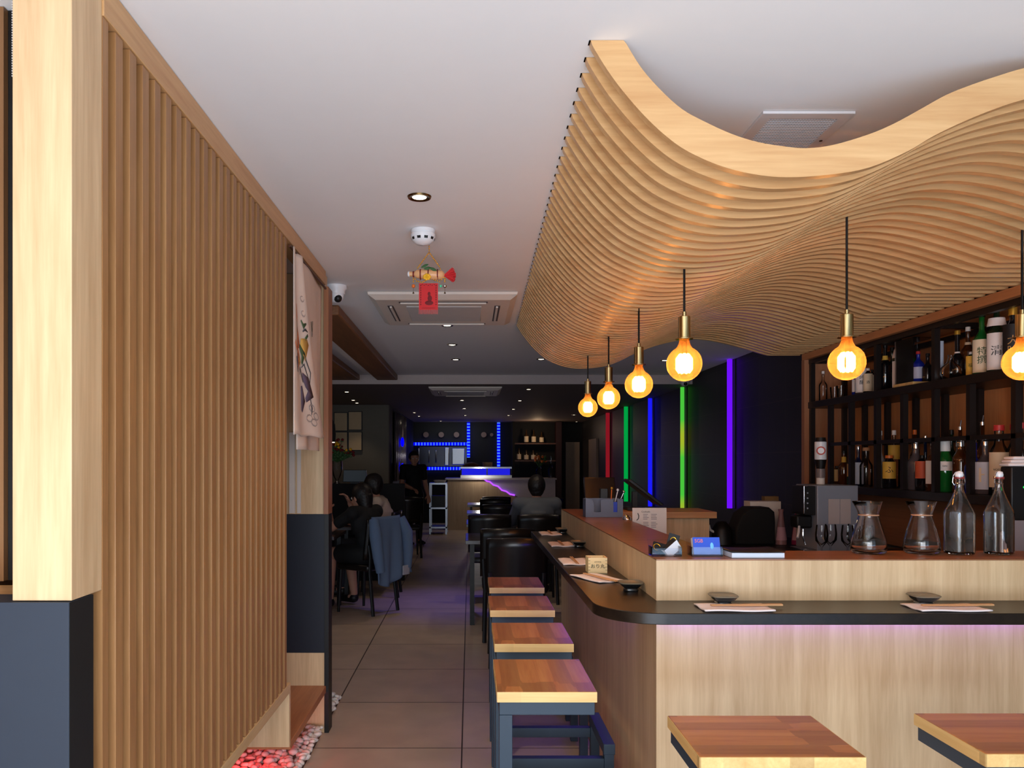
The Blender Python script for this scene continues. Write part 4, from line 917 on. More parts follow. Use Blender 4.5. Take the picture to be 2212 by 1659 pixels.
deco = MB().sph((bxm+.003, 3.4985, zb+.070), .0065, 10, 6, (1,.08,1.4)).sph((bxm+.006, 3.4985, zb+.050), .010, 10, 6, (1,.06,1.4)).sph((bxm+.003, 3.4985, zb+.030), .019, 12, 6, (1,.05,.55))
for s in (-1, 1):
    for k in range(9): deco.box(bxm+s*.034-.002, bxm+s*.034+.002, 3.4982, 3.4988, zb+.02+k*.0105, zb+.024+k*.0105+.002)
for k in range(7): deco.box(bxm-.03+k*.009, bxm-.026+k*.009, 3.4982, 3.4988, b0[2]-.008-.003*(k % 2), b0[2]-.004-.003*(k % 2))
deco.box(bxm-.03, bxm+.03, 3.4982, 3.4988, zb+.006, zb+.0075).build('printed_figure', 'darkred', bn)
frg = MB()
for k in range(22): x_ = b0[0]+.001+(b1[0]-b0[0]-.002)*k/21; frg.cyl((x_, 3.5, zb), (x_+rnd.uniform(-.001,.001), 3.5, zb-.020), .0012, .0008, n=4)
frg.build('fringe', mat('fringe_pink', rgb(214,70,70), .7), chm)
# air conditioners
def aircon(x0, x1, y0, y1, zc, lab):
    t = thing('air_conditioner', lab, 'air conditioner', ((x0+x1)/2, (y0+y1)/2, zc), 0, 'ceiling cassette air conditioners')
    cx_, cy_ = (x0+x1)/2, (y0+y1)/2; hx, hy = (x1-x0)/2, (y1-y0)/2
    def L_(a, b, z): return [(cx_-a, cy_-b, z), (cx_+a, cy_-b, z), (cx_+a, cy_+b, z), (cx_-a, cy_+b, z)]
    rs = L_(hx*.97, hy*.97, zc-.001)+L_(hx, hy, zc-.004)+L_(hx*.99, hy*.99, zc-.020)+L_(hx*.9, hy*.9, zc-.045)
    MB().add(rs, [(j*4+i, j*4+(i+1) % 4, j*4+4+(i+1) % 4, j*4+4+i) for j in range(3) for i in range(4)]+[(0,1,2,3),(12,13,14,15)]).build('panel', 'cream', t, bevel=.006, smooth=0)
    z = zc-.0455
    MB().box(cx_-hx*.52, cx_+hx*.52, cy_-hy*.52, cy_+hy*.52, z-.006, z).build('intake_grille', 'grille', t, bevel=.003)
    mbg = MB()
    for s in (-1, 1):
        mbg.box(cx_-hx*.6, cx_+hx*.6, min(cy_+s*hy*.72, cy_+s*hy*.80), max(cy_+s*hy*.72, cy_+s*hy*.80), z-.001, z)
        mbg.box(min(cx_+s*hx*.70, cx_+s*hx*.78), max(cx_+s*hx*.70, cx_+s*hx*.78), cy_-hy*.55, cy_+hy*.55, z-.001, z)
    mbg.build('air_slot', mat('slot_grey', rgb(90,82,84), .6), t)
    for s in (-1, 1):
        MB().box(cx_-hx*.58, cx_+hx*.58, min(cy_+s*hy*.73, cy_+s*hy*.76), max(cy_+s*hy*.73, cy_+s*hy*.76), z-.010, z-.0015).build('louvre', 'cream', t)
        MB().box(min(cx_+s*hx*.72, cx_+s*hx*.75), max(cx_+s*hx*.72, cx_+s*hx*.75), cy_-hy*.52, cy_+hy*.52, z-.010, z-.0015).build('louvre', 'cream', t)
    return t
aircon(-.607, .286, 4.63, 5.60, CEIL, 'large white ceiling air conditioner behind the red charm')
aircon(-.50, .39, 9.45, 10.4, LOWC, 'distant ceiling air conditioner in the lowered far ceiling')
# ceiling vent above the wave
vt = thing('ceiling_vent', 'square metal mesh vent in the ceiling above the wave', 'vent', (.97, 2.5, CEIL)); v0, v1 = X(1648, 2.252), X(1847, 2.252)
fr_ = MB().box(v0, v1, 2.25, 2.285, CEIL-.008, CEIL-.001).box(v0, v1, 2.80, 2.835, CEIL-.008, CEIL-.001).box(v0, v0+.032, 2.285, 2.80, CEIL-.008, CEIL-.001).box(v1-.032, v1, 2.285, 2.80, CEIL-.008, CEIL-.001)
fr_.build('frame', mat('vent_frame', rgb(225,222,226), .5, 0), vt)
ms_ = MB()
for k in range(44): ms_.box(v0+.033, v1-.033, 2.288+k*.0116, 2.293+k*.0116, CEIL-.005, CEIL-.003)
for k in range(24): ms_.box(v0+.036+k*.0083, v0+.038+k*.0083, 2.288, 2.798, CEIL-.0028, CEIL-.0015)
ms_.build('mesh', mat('vent_mesh', rgb(225,225,232), .5, 0), vt)
MB().box(v0+.033, v1-.033, 2.286, 2.799, CEIL-.0012, CEIL-.0008).build('backing', 'black', vt)
for x_ in (v0+.014, v1-.014): MB().cyl((x_, 2.44, CEIL-.0095), (x_, 2.44, CEIL-.0082), .005, n=10).build('screw', 'black', vt)
# cameras
cv = thing('dome_camera', 'white dome security camera on the ceiling beyond the curtained doorway', 'camera', (-.745, 4.45, CEIL)); q = (-.765, 4.5, CEIL)
MB().lathe([(.062,-.001),(.062,-.018),(.052,-.03),(.05,-.05)], c=q, n=28, close=True).build('mount', 'white', cv, smooth=50)
MB().sph((q[0], q[1], q[2]-.055), .045, 20, 12).build('dome', 'white', cv); MB().sph((q[0]+.014, q[1]-.022, q[2]-.076), .024, 14, 8).build('lens', 'black', cv)
cv = thing('dome_camera', 'grey dome sensor just under the largest globe lamp, on the far bulkhead', 'camera', (2.44, 8.95, 2.30)); q = (2.455, 9.0, 2.345)
MB().lathe([(.085,.103),(.085,.07),(.06,.02),(.05,-.01),(.03,-.04),(.001,-.045)], c=q, n=24, close=True).build('housing', 'grille', cv, smooth=50); MB().sph((q[0], q[1]-.04, q[2]-.02), .022, 12, 8).build('lens', 'black', cv)
# timber rafts on the left of the ceiling
rf = thing('ceiling_raft', 'brown timber ceiling raft on the left beyond the doorway, nearer the aisle', 'ceiling beam', (-.96, 7.1, CEIL), 0, 'timber ceiling rafts')
MB().box(-1.08, -.84, 5.05, 9.15, 2.385, CEIL-.001).build('beam', 'raft', rf, bevel=.01)
rf = thing('ceiling_raft', 'brown timber ceiling raft on the left, farther from the aisle', 'ceiling beam', (-1.5, 7.1, CEIL), 0, 'timber ceiling rafts')
MB().box(-1.75, -1.28, 4.9, 9.15, 2.385, CEIL-.001).build('beam', 'raft', rf, bevel=.01)
struct('trim_1', MB().box(-3.4, XR-.001, YB-.012, YB-.001, LOWC, CEIL-.001), mat('bulkhead_paint', rgb(190,178,175), .7))
# ------------------------------------------------------------------ coloured light strips on the tiled wall
def strip(px, z0, z1, color, strength, lab, m=None):
    d = XR*1700/(px-1015); t = thing('light_strip', lab, 'light strip', (XR, d, z0), 0, 'coloured vertical light strips on the tiled wall')
    w_ = (12 if d < 8 else 9)*d/1700/2*1.0
    MB().box(XR-.012, XR-.001, d-.05, d+.05, z0, z1).build('channel', 'black', t)
    MB().cyl((XR-.045, d, z0+.002), (XR-.045, d, z1-.002), w_*.95, n=14).build('light_tube', m or emis('tube_light', color, strength), t)
strip(1586, .98, 2.445, (.15,.005,.95,1), 1.1, 'violet vertical light strip, nearest of the coloured strips')
yg = emis('tube_green_yellow', (.2,.75,.03,1), .75); nt = yg.node_tree; tc = nt.nodes.new('ShaderNodeTexCoord'); sp = nt.nodes.new('ShaderNodeSeparateXYZ'); mu = nt.nodes.new('ShaderNodeMath'); mu.operation = 'MULTIPLY_ADD'; mu.inputs[1].default_value = 7; mu.inputs[2].default_value = 1.8
si = nt.nodes.new('ShaderNodeMath'); si.operation = 'SINE'; cr = nt.nodes.new('ShaderNodeMix'); cr.data_type = 'RGBA'; cr.inputs[6].default_value = (.09,.75,.06,1); cr.inputs[7].default_value = (.50,.62,.03,1)
nt.links.new(tc.outputs['Object'], sp.inputs[0]); nt.links.new(sp.outputs[2], mu.inputs[0]); nt.links.new(mu.outputs[0], si.inputs[0]); nt.links.new(si.outputs[0], cr.inputs[0]); nt.links.new(cr.outputs[2], [n for n in nt.nodes if n.type == 'EMISSION'][0].inputs[0])
strip(1482, .85, 2.335, None, 1, 'green and yellow light strip under the largest globe lamp', yg)
strip(1411, .80, 2.335, (.01,.01,.95,1), 1.1, 'blue vertical light strip between the two green ones')
strip(1358, .78, 2.335, (.0,.38,.06,1), .9, 'green vertical light strip left of the blue one')
strip(1318, .75, 2.335, (.33,.01,.02,1), .7, 'red vertical light strip, farthest of the coloured strips')
# ------------------------------------------------------------------ far end: kitchen wall
dk = 18.2; led_b = led('blue_led_x', (.0,.0,1,1), (.04,.12,1,1), 1.8, .07, 'x'); led_v = led('blue_led_z', (.0,.0,1,1), (.05,.16,1,1), 2.0, .07, 'z')
def lbar(a, b, lab, vertical, m_):
    p, q = P(a[0], a[1], dk), P(b[0], b[1], dk); t = thing('blue_light_strip', lab, 'light strip', ((p[0]+q[0])/2, dk, (p[2]+q[2])/2), 0, 'blue light strips around the kitchen hatch')
    r = .034
    MB().box(min(p[0], q[0])-r, max(p[0], q[0])+r, dk-.02, dk+.0, min(p[2], q[2])-r, max(p[2], q[2])+r).build('diode_tape', m_, t)
lbar((1012,916), (1012,985), 'blue vertical light strip at the right end of the kitchen hatch', 1, led_v)
lbar((1077,916), (1077,1006), 'blue vertical light strip right of the kitchen hatch', 1, led_v)
lbar((890,959), (1008,959), 'blue horizontal light strip above the kitchen hatch', 0, led_b)
lbar((887,964), (887,977), 'short blue vertical light strip at the left of the kitchen hatch', 1, led_v)
lbar((900,1012), (1004,1012), 'blue horizontal light strip below the kitchen hatch', 0, led_b)
ht_ = thing('serving_hatch', 'kitchen hatch with a view of steel equipment at the far end', 'hatch', P(955, 987, 18.25))
hx0, hx1, hz0, hz1 = X(905,18.25), X(1008,18.25), Z(1007,18.25), Z(965,18.25)
MB().box(hx0, hx1, 18.24, 18.29, hz0, hz1).build('hatch_opening', mat('hatch_dark', rgb(60,62,72), .25, .8), ht_)
def hatch_bits():
    e = emis('steel_glint', (.55,.62,.75,1), .35)
    for px0, px1, py0, py1, mm in ((960,970,966,1006,'stainless'),(976,1004,968,1004,'stainless'),(903,906,968,1004,'stainless'),(925,928,972,1000,'stainless'),(940,943,972,1000,'stainless')):
        MB().box(X(px0,18.2), X(px1,18.2), 18.2, 18.235, Z(py1,18.2), Z(py0,18.2)).build('steel_rack', mm, ht_, bevel=.02)
hatch_bits()
area('kitchen_lamp', (-.3, 17.6, 2.2), (math.radians(40), 0, 0), 1.2, .3, 2.5, (.9, .95, 1))
# curtained side wall with blue reflections put in as glowing discs
cw = thing('shiny_drape', 'glossy grey drape on the left wall before the kitchen, with blue spots', 'drape', (-1.28, 14.5, 0))
MB().grid(lambda u, v: (-1.27+.03*math.sin(u*44), 13.3+u*2.3, 1.1+v*1.18), 80, 2).build('drape', mat('drape_grey', rgb(120,112,120), .3, .4), cw, solid=.004)
for z in (1.78, 1.32):
    t = thing('drape_reflection', ('upper' if z > 1.5 else 'lower')+' round blue reflection on the grey drape', 'light', (-1.22, 14.0, z), 0, 'blue spots on the drape')
    MB().sph((-1.20, 14.0, z), .085, 16, 10, (.35,1,1)).build('glow_disc', emis('blue_spot', (0,.0,1,1), 1.6), t)
# picture frames
for px, py in ((736,911),(767,909),(736,953),(767,953)):
    c_ = P(px, py, 12.55); q = ('upper' if py < 930 else 'lower')+('-left' if px < 750 else '-right')
    t = thing('picture_frame', q+' of the four framed sheets on the grey wall', 'picture', c_, 0, 'four framed sheets on the grey wall')
    MB().box(c_[0]-.112, c_[0]+.112, 12.56, 12.598, c_[2]-.152, c_[2]+.152).build('frame', 'black', t); MB().box(c_[0]-.10, c_[0]+.10, 12.552, 12.5595, c_[2]-.14, c_[2]+.14).build('sheet', mat('picture_sheet', rgb(205,180,145), .7), t)
# black partition, vase, monitor, pendant
pa_ = thing('low_partition', 'black waist-high partition behind the seated diners on the left', 'partition', (-2, 9.5, 0))
MB().box(-3.38, X(873,9.5), 9.5, 9.62, 0, Z(1045,9.5)).build('partition_body', 'matblack', pa_, bevel=.004)
zt = Z(1045,9.5)
vx = X(728, 9.56); vs_ = thing('flower_vase', 'glass vase of red and yellow flowers on the black partition', 'vase', (vx, 9.56, zt))
MB().lathe([(.001,.001),(.05,.003),(.012,.03),(.05,.10),(.07,.18),(.062,.27),(.064,.275)], c=(vx, 9.56, zt), n=24).build('vase_glass', BM['clear'], vs_, smooth=60)
sm = MB(); lf = MB(); frs = {'flower_red': MB(), 'flower_yellow': MB()}
for k in range(46):
    a = rnd.uniform(0, 2*PI); e = rnd.uniform(.15, 1.25); ln = rnd.uniform(.16,.30); b = Vector((vx, 9.56, zt+.26)); tip = b+Vector((math.cos(a)*math.sin(e), math.sin(a)*math.sin(e)*.3, math.cos(e)))*ln
    sm.cyl(b, tip, .0025, n=5)
    for q in range(3): p_ = b.lerp(tip, rnd.uniform(.3, .95)); lf.sph(p_, .016, 6, 4, (1.2,.4,.6))
    frs['flower_red' if k % 3 else 'flower_yellow'].sph(tip, rnd.uniform(.012,.02), 8, 5)
sm.build('stems', 'green', vs_); lf.build('leaves', 'green', vs_)
frs['flower_red'].build('red_flowers', 'darkred', vs_); frs['flower_yellow'].build('yellow_flowers', 'yellow', vs_)
mo = thing('monitor', 'black computer screen seen from behind on the black partition', 'monitor', (X(767,9.57), 9.56, zt)); q0, q1 = X(741,9.56), X(793,9.56)
MB().prism([(q0, zt+.02), (q1, zt+.02), (q1-.01, Z(1015,9.56)), (q0+.01, Z(1015,9.56))], 'y', 9.54, 9.58).build('screen_back', 'leather', mo, bevel=.005)
MB().box((q0+q1)/2-.05, (q0+q1)/2+.05, 9.52, 9.61, zt+.001, zt+.02).build('foot', 'black', mo)
pdl = thing('cone_pendant', 'black cone pendant lamp with lit white rim beyond the doorway', 'pendant lamp', (X(711,6.2), 6.2, CEIL)); qx = X(711,6.2); qz = Z(955,6.2)
MB().lathe([(.048,.0),(.052,.06),(.046,.14),(.022,.19),(.018,.28),(.02,CEIL-.001-qz)], c=(qx, 6.2, qz), n=24).build('shade', 'matblack', pdl, smooth=60); MB().cyl((qx,6.2,qz-.004), (qx,6.2,qz+.006), .044, n=24).build('lamp_disc', emis('pendant_glow', (1,.9,.75,1), 3), pdl)
l = bpy.data.lights.new('table_glow', 'POINT'); l.energy = 2; l.color = (1,.72,.5); l.shadow_soft_size = .05; lo = bpy.data.objects.new('table_glow', l); COL.objects.link(lo); lo.location = (qx-.9, 7.6, 1.8)
# ------------------------------------------------------------------ far counter
fc = thing('service_counter', 'wood and marble service counter with a jagged violet light at the far end', 'counter', (.6, 16.4, 0)); FZ = 1.083
fx0, fx1 = X(967,16.4), X(1200,16.4)
zig = [(1046,1036),(1052,1041),(1058,1042),(1066,1049),(1076,1052),(1084,1060),(1094,1063),(1102,1069),(1112,1071),(1130,1082),(1200,1110)]
zp = [(X(a,16.4), Z(b,16.4)) for a, b in zig]
MB().prism([(fx0, 0), (fx1, 0), (fx1, zp[-1][1])]+list(reversed(zp[:-1]))+[(fx0, zp[0][1]), ], 'y', 16.4, 16.46).build('wood_front', wood('far_wood', rgb(170,140,110), rgb(190,160,128), 'z', .5), fc)
marble = mat('marble', rgb(190,175,180), .3)
MB().prism([(a, b+.012) for a, b in zp]+[(fx1, FZ-.03), (zp[0][0], FZ-.03)], 'y', 16.43, 16.46).build('marble_front', marble, fc)
MB().tube([(a, 16.40, b+.012) for a, b in zp[:9]], .016, 6).build('violet_light', emis('violet_tube', (.30,.05,1,1), 2.2), fc)
MB().box(fx0-.05, fx1+.02, 16.36, 17.1, FZ-.03, FZ).build('worktop', marble, fc); MB().box(fx0, fx1, 16.47, 17.05, 0, FZ-.031).build('carcass', 'darkwood', fc)
dc = thing('food_display', 'glass display cabinet lit blue on the far service counter', 'display cabinet', (X(1050,16.6), 16.6, FZ)); c0, c1 = X(995,16.6), X(1105,16.6)
MB().box(c0, c1, 16.5, 16.9, FZ+.001, FZ+.06).build('base', 'white', dc); MB().box(c0, c1, 16.5, 16.9, FZ+.20, FZ+.235).build('roof', 'stainless', dc)
MB().box(c0+.02, c1-.02, 16.86, 16.9, FZ+.062, FZ+.198).build('lit_back', emis('cabinet_blue', (.02,.02,1,1), .7), dc)
for a in (c0+.01, X(1052,16.6), c1-.01): MB().box(a-.012, a+.012, 16.5, 16.53, FZ+.061, FZ+.199).build('post', 'black', dc)
l = bpy.data.lights.new('cabinet_lamp', 'POINT'); l.energy = 5; l.color = (1,.95,.85); l.shadow_soft_size = .05; lo = bpy.data.objects.new('cabinet_lamp', l); COL.objects.link(lo); lo.location = (.2, 16.2, FZ+.15)
for (px, top, r, c, lab) in ((1165,988,.07,'clear','clear vase with a few flowers on the far service counter'),(1190,985,.055,'clear','tall clear bottle at the right end of the far service counter')):
    x = X(px, 16.6); h = Z(top, 16.6)-FZ
    t = thing('glass_vase' if px < 1180 else 'bottle', lab, 'vase' if px < 1180 else 'bottle', (x, 16.6, FZ+.001))
    MB().lathe([(.001,0),(r,.002),(r,h*.35),(r*.35,h*.6),(r*.4,h*.72)], n=16).build('glass_body', BM['clear'], t, local=True, smooth=50)
    if px < 1180:
        f1, f2 = MB(), MB()
        for k in range(14):
            a = rnd.uniform(0, 6.28); e = Vector((math.cos(a)*rnd.uniform(.02,.16), math.sin(a)*.05, h*rnd.uniform(.8,1.05))); f1.cyl((0,0,h*.5), e, .006, n=5); (f2 if k % 3 else f1).sph(e, .03, 8, 5)
        f1.build('stems', 'green', t, local=True); f2.build('flower_heads', CM['orange'], t, local=True)
    else: MB().cyl((0,0,h*.72), (0,0,h), .018, n=10).build('neck', BM['clear'], t, local=True)
# bar shelves with bottles at the far right
fs_ = thing('back_shelves', 'dark shelves holding glowing bottles at the far right end', 'shelving', (1.5, 18.1, 1.0)); s0_, s1_ = X(1112,18), X(1200,18)
for py in (957, 994): MB().box(s0_, s1_, 17.95, 18.19, Z(py,18)-.03, Z(py,18)).build('shelf', 'darkwood', fs_)
MB().box(s0_-.06, s0_-.001, 17.95, 18.19, 0, LOWC-.01).build('side_panel', 'matblack', fs_); MB().box(s1_+.001, s1_+.13, 17.9, 18.19, 0, LOWC-.01).build('side_panel', mat('dark_red_wood', rgb(50,20,20), .5), fs_)
amb = emis('bottle_glow', (1,.62,.30,1), .45); far_bm = mat('far_bottle', rgb(60,40,20), .2)
for px, py, top in ((1137,957,928),(1153,957,929),(1170,957,933),(1121,994,968),(1137,994,972),(1152,994,972),(1160,994,978)):
    x = X(px, 18); z = Z(py, 18)+.001; h = Z(top, 18)-z
    t = thing('backlit_bottle', 'small bottle with pale label on the %s far shelf, %s' % ('upper' if py < 970 else 'lower', {1137:'left of centre',1153:'middle',1170:'right',1121:'leftmost',1152:'third',1160:'rightmost'}[px] if not (px == 1137 and py < 970) else 'left'), 'bottle', (x, 18.02, z), 0, 'bottles on the far shelves')
    MB().lathe([(.001,0),(.05,.002),(.05,h*.55),(.018,h*.7),(.016,h),(.001,h)], n=14).build('glass_body', far_bm, t, local=True, smooth=50)
    MB().lathe([(.052,h*.08),(.052,h*.5)], n=10, a0=PI+.2, a1=2*PI-.2).build('label', LM['cream'], t, local=True)
l = bpy.data.lights.new('shelf_lamp', 'POINT'); l.energy = 5; l.color = (1,.68,.4); l.shadow_soft_size = .05; lo = bpy.data.objects.new('shelf_lamp', l); COL.objects.link(lo); lo.location = (1.5, 17.4, 2.1)
# plates on the black wall above the hatch
for k, px in enumerate((920,953,986,1045,1062)):
    c_ = P(px, 939, 18.22); t = thing('wall_plate', 'faint round plate on the dark wall above the hatch, number %s from the left' % ('first','second','third','fourth','fifth')[k], 'plate', c_, 0, 'faint plates above the kitchen hatch')
    t['label'] = ('first','second','third','fourth','fifth')[k]+' faint plate from the left on the dark wall above the hatch'
    MB().cyl((c_[0], 18.24, c_[2]), (c_[0], 18.22, c_[2]), .065 if px < 1060 else .04, n=20).build('plate', mat('plate_dim', rgb(120,96,90), .5), t, bevel=.004)
# doors in the far right
tag(MB().box(X(1222,18.2), X(1252,18.2), 18.2, 18.28, 0, Z(955,18.2)).build('door_1', mat('door_panel', rgb(150,130,112), .5)), kind='structure')
tag(MB().box(XR-.05, XR-.002, 15.9, 16.9, 0, 1.9).build('door_2', mat('door_panel2', rgb(150,130,112), .5)), kind='structure')
# steel trolley
tr = thing('steel_trolley', 'steel service trolley standing left of the far service counter', 'trolley', (X(948,15.6), 15.6, 0)); a0_, a1_ = X(928,15.6), X(966,15.6)
for z in (.12, .50, .98): MB().box(a0_, a1_, 15.45, 15.95, z, z+.03).build('tray', 'stainless', tr)
for x in (a0_, a1_-.03):
    for y in (15.45, 15.92): MB().box(x, x+.03, y, y+.03, 0.001, .979).build('leg', 'stainless', tr)
MB().box(a0_+.04, a1_-.05, 15.6, 15.9, .531, .75).build('crate', 'black', tr)
t = thing('tray_of_dishes', 'pale dishes stacked on top of the steel trolley', 'dishes', (X(948,15.6), 15.6, 1.011)); MB().lathe([(.001,0),(.10,.001),(.13,.05),(.11,.052),(.001,.02)], c=(X(950,15.6), 15.65, 1.011), n=20).build('dish_stack', 'cream', t)
t = thing('wok', 'brown dome lid behind the blue-lit display cabinet', 'lid', (X(1018,17.0), 17.0, FZ)); MB().sph((X(1018,17.0), 17.0, FZ+.17), .22, 20, 10, (1,.6,.75)).build('dome_lid', mat('lid_brown', rgb(90,50,34), .5), t)
t = thing('rice_tub', 'pale round tub behind the display cabinet', 'tub', (X(1053,17.0), 17.0, FZ)); MB().cyl((X(1053,17.0), 17.0, FZ+.001), (X(1053,17.0), 17.0, FZ+.33), .09, .11, n=20).build('tub_body', mat('tub_wood', rgb(180,140,100), .6), t)

# ------------------------------------------------------------------ dining chairs and tables
def make_chair():
    t = thing('dining_chair', '', 'chair')   # faces +y, origin on the floor under the seat centre
    MB().box(-.20, .20, -.19, .20, .41, .47).build('seat', 'leather', t, local=True, bevel=.02, seg=3)
    def back(u, v):
        x = (u-.5)*.42; z = .52+v*.38; return (x, -.20-.05*v+.06*(2*abs(u-.5))**2, z+.012*math.cos(PI*(u-.5)))
    MB().grid(back, 14, 6).build('backrest', 'leather', t, local=True, solid=.035, smooth=80)
    for sx in (-1, 1):
        MB().cyl((sx*.17,.17,.409), (sx*.185,.19,.001), .018, .013, n=10).build('leg', 'black', t, local=True)
        MB().tube([(sx*.185,-.24,.001), (sx*.175,-.19,.40), (sx*.185,-.205,.56), (sx*.19,-.19,.66)], .017).build('leg', 'black', t, local=True)
    return t
GC = 'black dining chairs in the dining room'
ch = make_chair(); ch.location = (.33, 5.72, .0); tag(ch, 'black leather-backed chair directly behind the last wooden-topped stool', group=GC)
clist = [(.30,6.50,0,'black chair at the front of the first dining table on the right'),(.20,8.15,0,'second black chair back along the right side of the aisle'),(.36,9.95,0,'third black chair back along the right side of the aisle'),(.36,11.42,0,'fourth black chair back along the right side of the aisle'),(.40,12.05,0,'farthest black chair back below the violet zigzag light'),
 (.70,8.15,0,'black chair the man in the grey shirt sits on'),(1.15,11.6,0,'black chair beyond the man in the grey shirt'),
 (-1.0,7.6,1.0,'black chair with a denim jacket hung on its back'),(-1.00,8.5,PI/2,'black chair the diner in the light top sits on'),(-1.1,11.0,0,'black chair in front of the standing waiter'),(-.95,11.9,0.2,'black chair by the end of the low partition')]
for x, y, rz, lab in clist: dup(ch, (x, y, 0), rz, lab)
def make_table(w=.9, d=.7):
    t = thing('dining_table', '', 'table')
    MB().box(-w/2, w/2, -d/2, d/2, .715, .75).build('tabletop', mat('table_top', rgb(62,52,54), .22), t, local=True, bevel=.003)
    for sx in (-1, 1):
        for sy in (-1, 1): MB().box(sx*(w/2-.06)-.02, sx*(w/2-.06)+.02, sy*(d/2-.06)-.02, sy*(d/2-.06)+.02, .001, .714).build('leg', 'black', t, local=True)
    return t
tb = make_table(1.0); tb.location = (.46, 7.45, 0);  tag(tb, 'nearest dining table right of the aisle, its corner lit blue', group='dining tables')
tb.location = (.46, 7.24, 0)
for x, y, lab in ((.46,9.02,'second dining table right of the aisle with a blue-lit corner'),(.46,10.75,'third dining table right of the aisle'),(.46,12.8,'farthest dining table right of the aisle'),(-1.75,7.6,'dining table of the seated pair on the left'),(-1.75,8.65,'dining table behind the seated pair on the left')):
    dup(tb, (x, y, 0), 0, lab)
# move the occupied pieces clear of one another
lamp_b = bpy.data.lights.new('blue_floor_wash', 'SPOT'); lamp_b.energy = 60; lamp_b.color = (.08,.06,1); lamp_b.spot_size = 1.0; lamp_b.spot_blend = 1; lamp_b.shadow_soft_size = .1
lo = bpy.data.objects.new('blue_floor_wash', lamp_b); COL.objects.link(lo); lo.location = (-.2, 8.3, LOWC+.07); lo.rotation_euler = (-.12, 0, 0)
# plates and glass on the left table
for k, (x, y) in enumerate(((-1.40, 7.45), (-1.42, 7.75), (-1.45, 8.6))):
    t = thing('plate', ('white plate nearest on the left table','white plate in the middle of the left table','white plate on the far left table')[k], 'plate', (x, y, .751), 0, 'plates on the left tables')
    MB().lathe([(.001,.004),(.05,.004),(.055,.001),(.09,.015),(.088,.018),(.05,.007),(.001,.007)], n=24).build('plate', 'white', t, local=True, smooth=60)

# ------------------------------------------------------------------ people
def remesh(mb, name, m, parent, vox, smooth=4):
    o = mb.build('tmp', m, parent, local=True)
    r = o.modifiers.new('r', 'REMESH'); r.mode = 'VOXEL'; r.voxel_size = vox
    s_ = o.modifiers.new('s', 'SMOOTH'); s_.factor = .5; s_.iterations = smooth
    dg = bpy.context.evaluated_depsgraph_get(); me = bpy.data.meshes.new_from_object(o.evaluated_get(dg)); me.name = name
    me.polygons.foreach_set('use_smooth', [True]*len(me.polygons))
    n = bpy.data.objects.new(name, me); COL.objects.link(n); n.parent = parent; bpy.data.objects.remove(o); return n
def limb(mb, pts, g=0):
    for (a, ra), (b, rb) in zip(pts, pts[1:]): mb.cyl(a, b, ra+g, rb+g, n=14)
    for a, ra in pts: mb.sph(a, (ra+g)*1.0, 14, 8)
def hand(mb, w_, d, up, side, s=1):
    w_, d, up = Vector(w_), Vector(d).normalized(), Vector(up); up = (up-d*up.dot(d)).normalized(); r = d.cross(up)*side
    for k in range(4):
        o = r*(.030-.020*k); ln = (.070,.078,.072,.056)[k]; a = w_+d*.01+o*.7; b = w_+d*.085+o; mb.cyl(a, b, .013, .011, n=8); mb.sph(b, .011, 8, 6)
        c1 = b+(d*.8-up*.45).normalized()*ln*.55; c2 = c1+(d*.35-up*.9).normalized()*ln*.5; mb.cyl(b, c1, .0095, .0088, n=8); mb.sph(c1, .0088, 8, 6); mb.cyl(c1, c2, .0088, .007, n=8); mb.sph(c2, .0072, 8, 6)
    tb_ = w_+d*.025+r*.026; t1_ = tb_+(d*.6+r*.75-up*.2).normalized()*.04; t2_ = t1_+(d*.85+r*.1-up*.4).normalized()*.03
    mb.cyl(tb_, t1_, .013, .0105, n=8); mb.sph(t1_, .0105, 8, 6); mb.cyl(t1_, t2_, .0105, .008, n=8); mb.sph(t2_, .0082, 8, 6); mb.sph(tb_, .014, 8, 6)
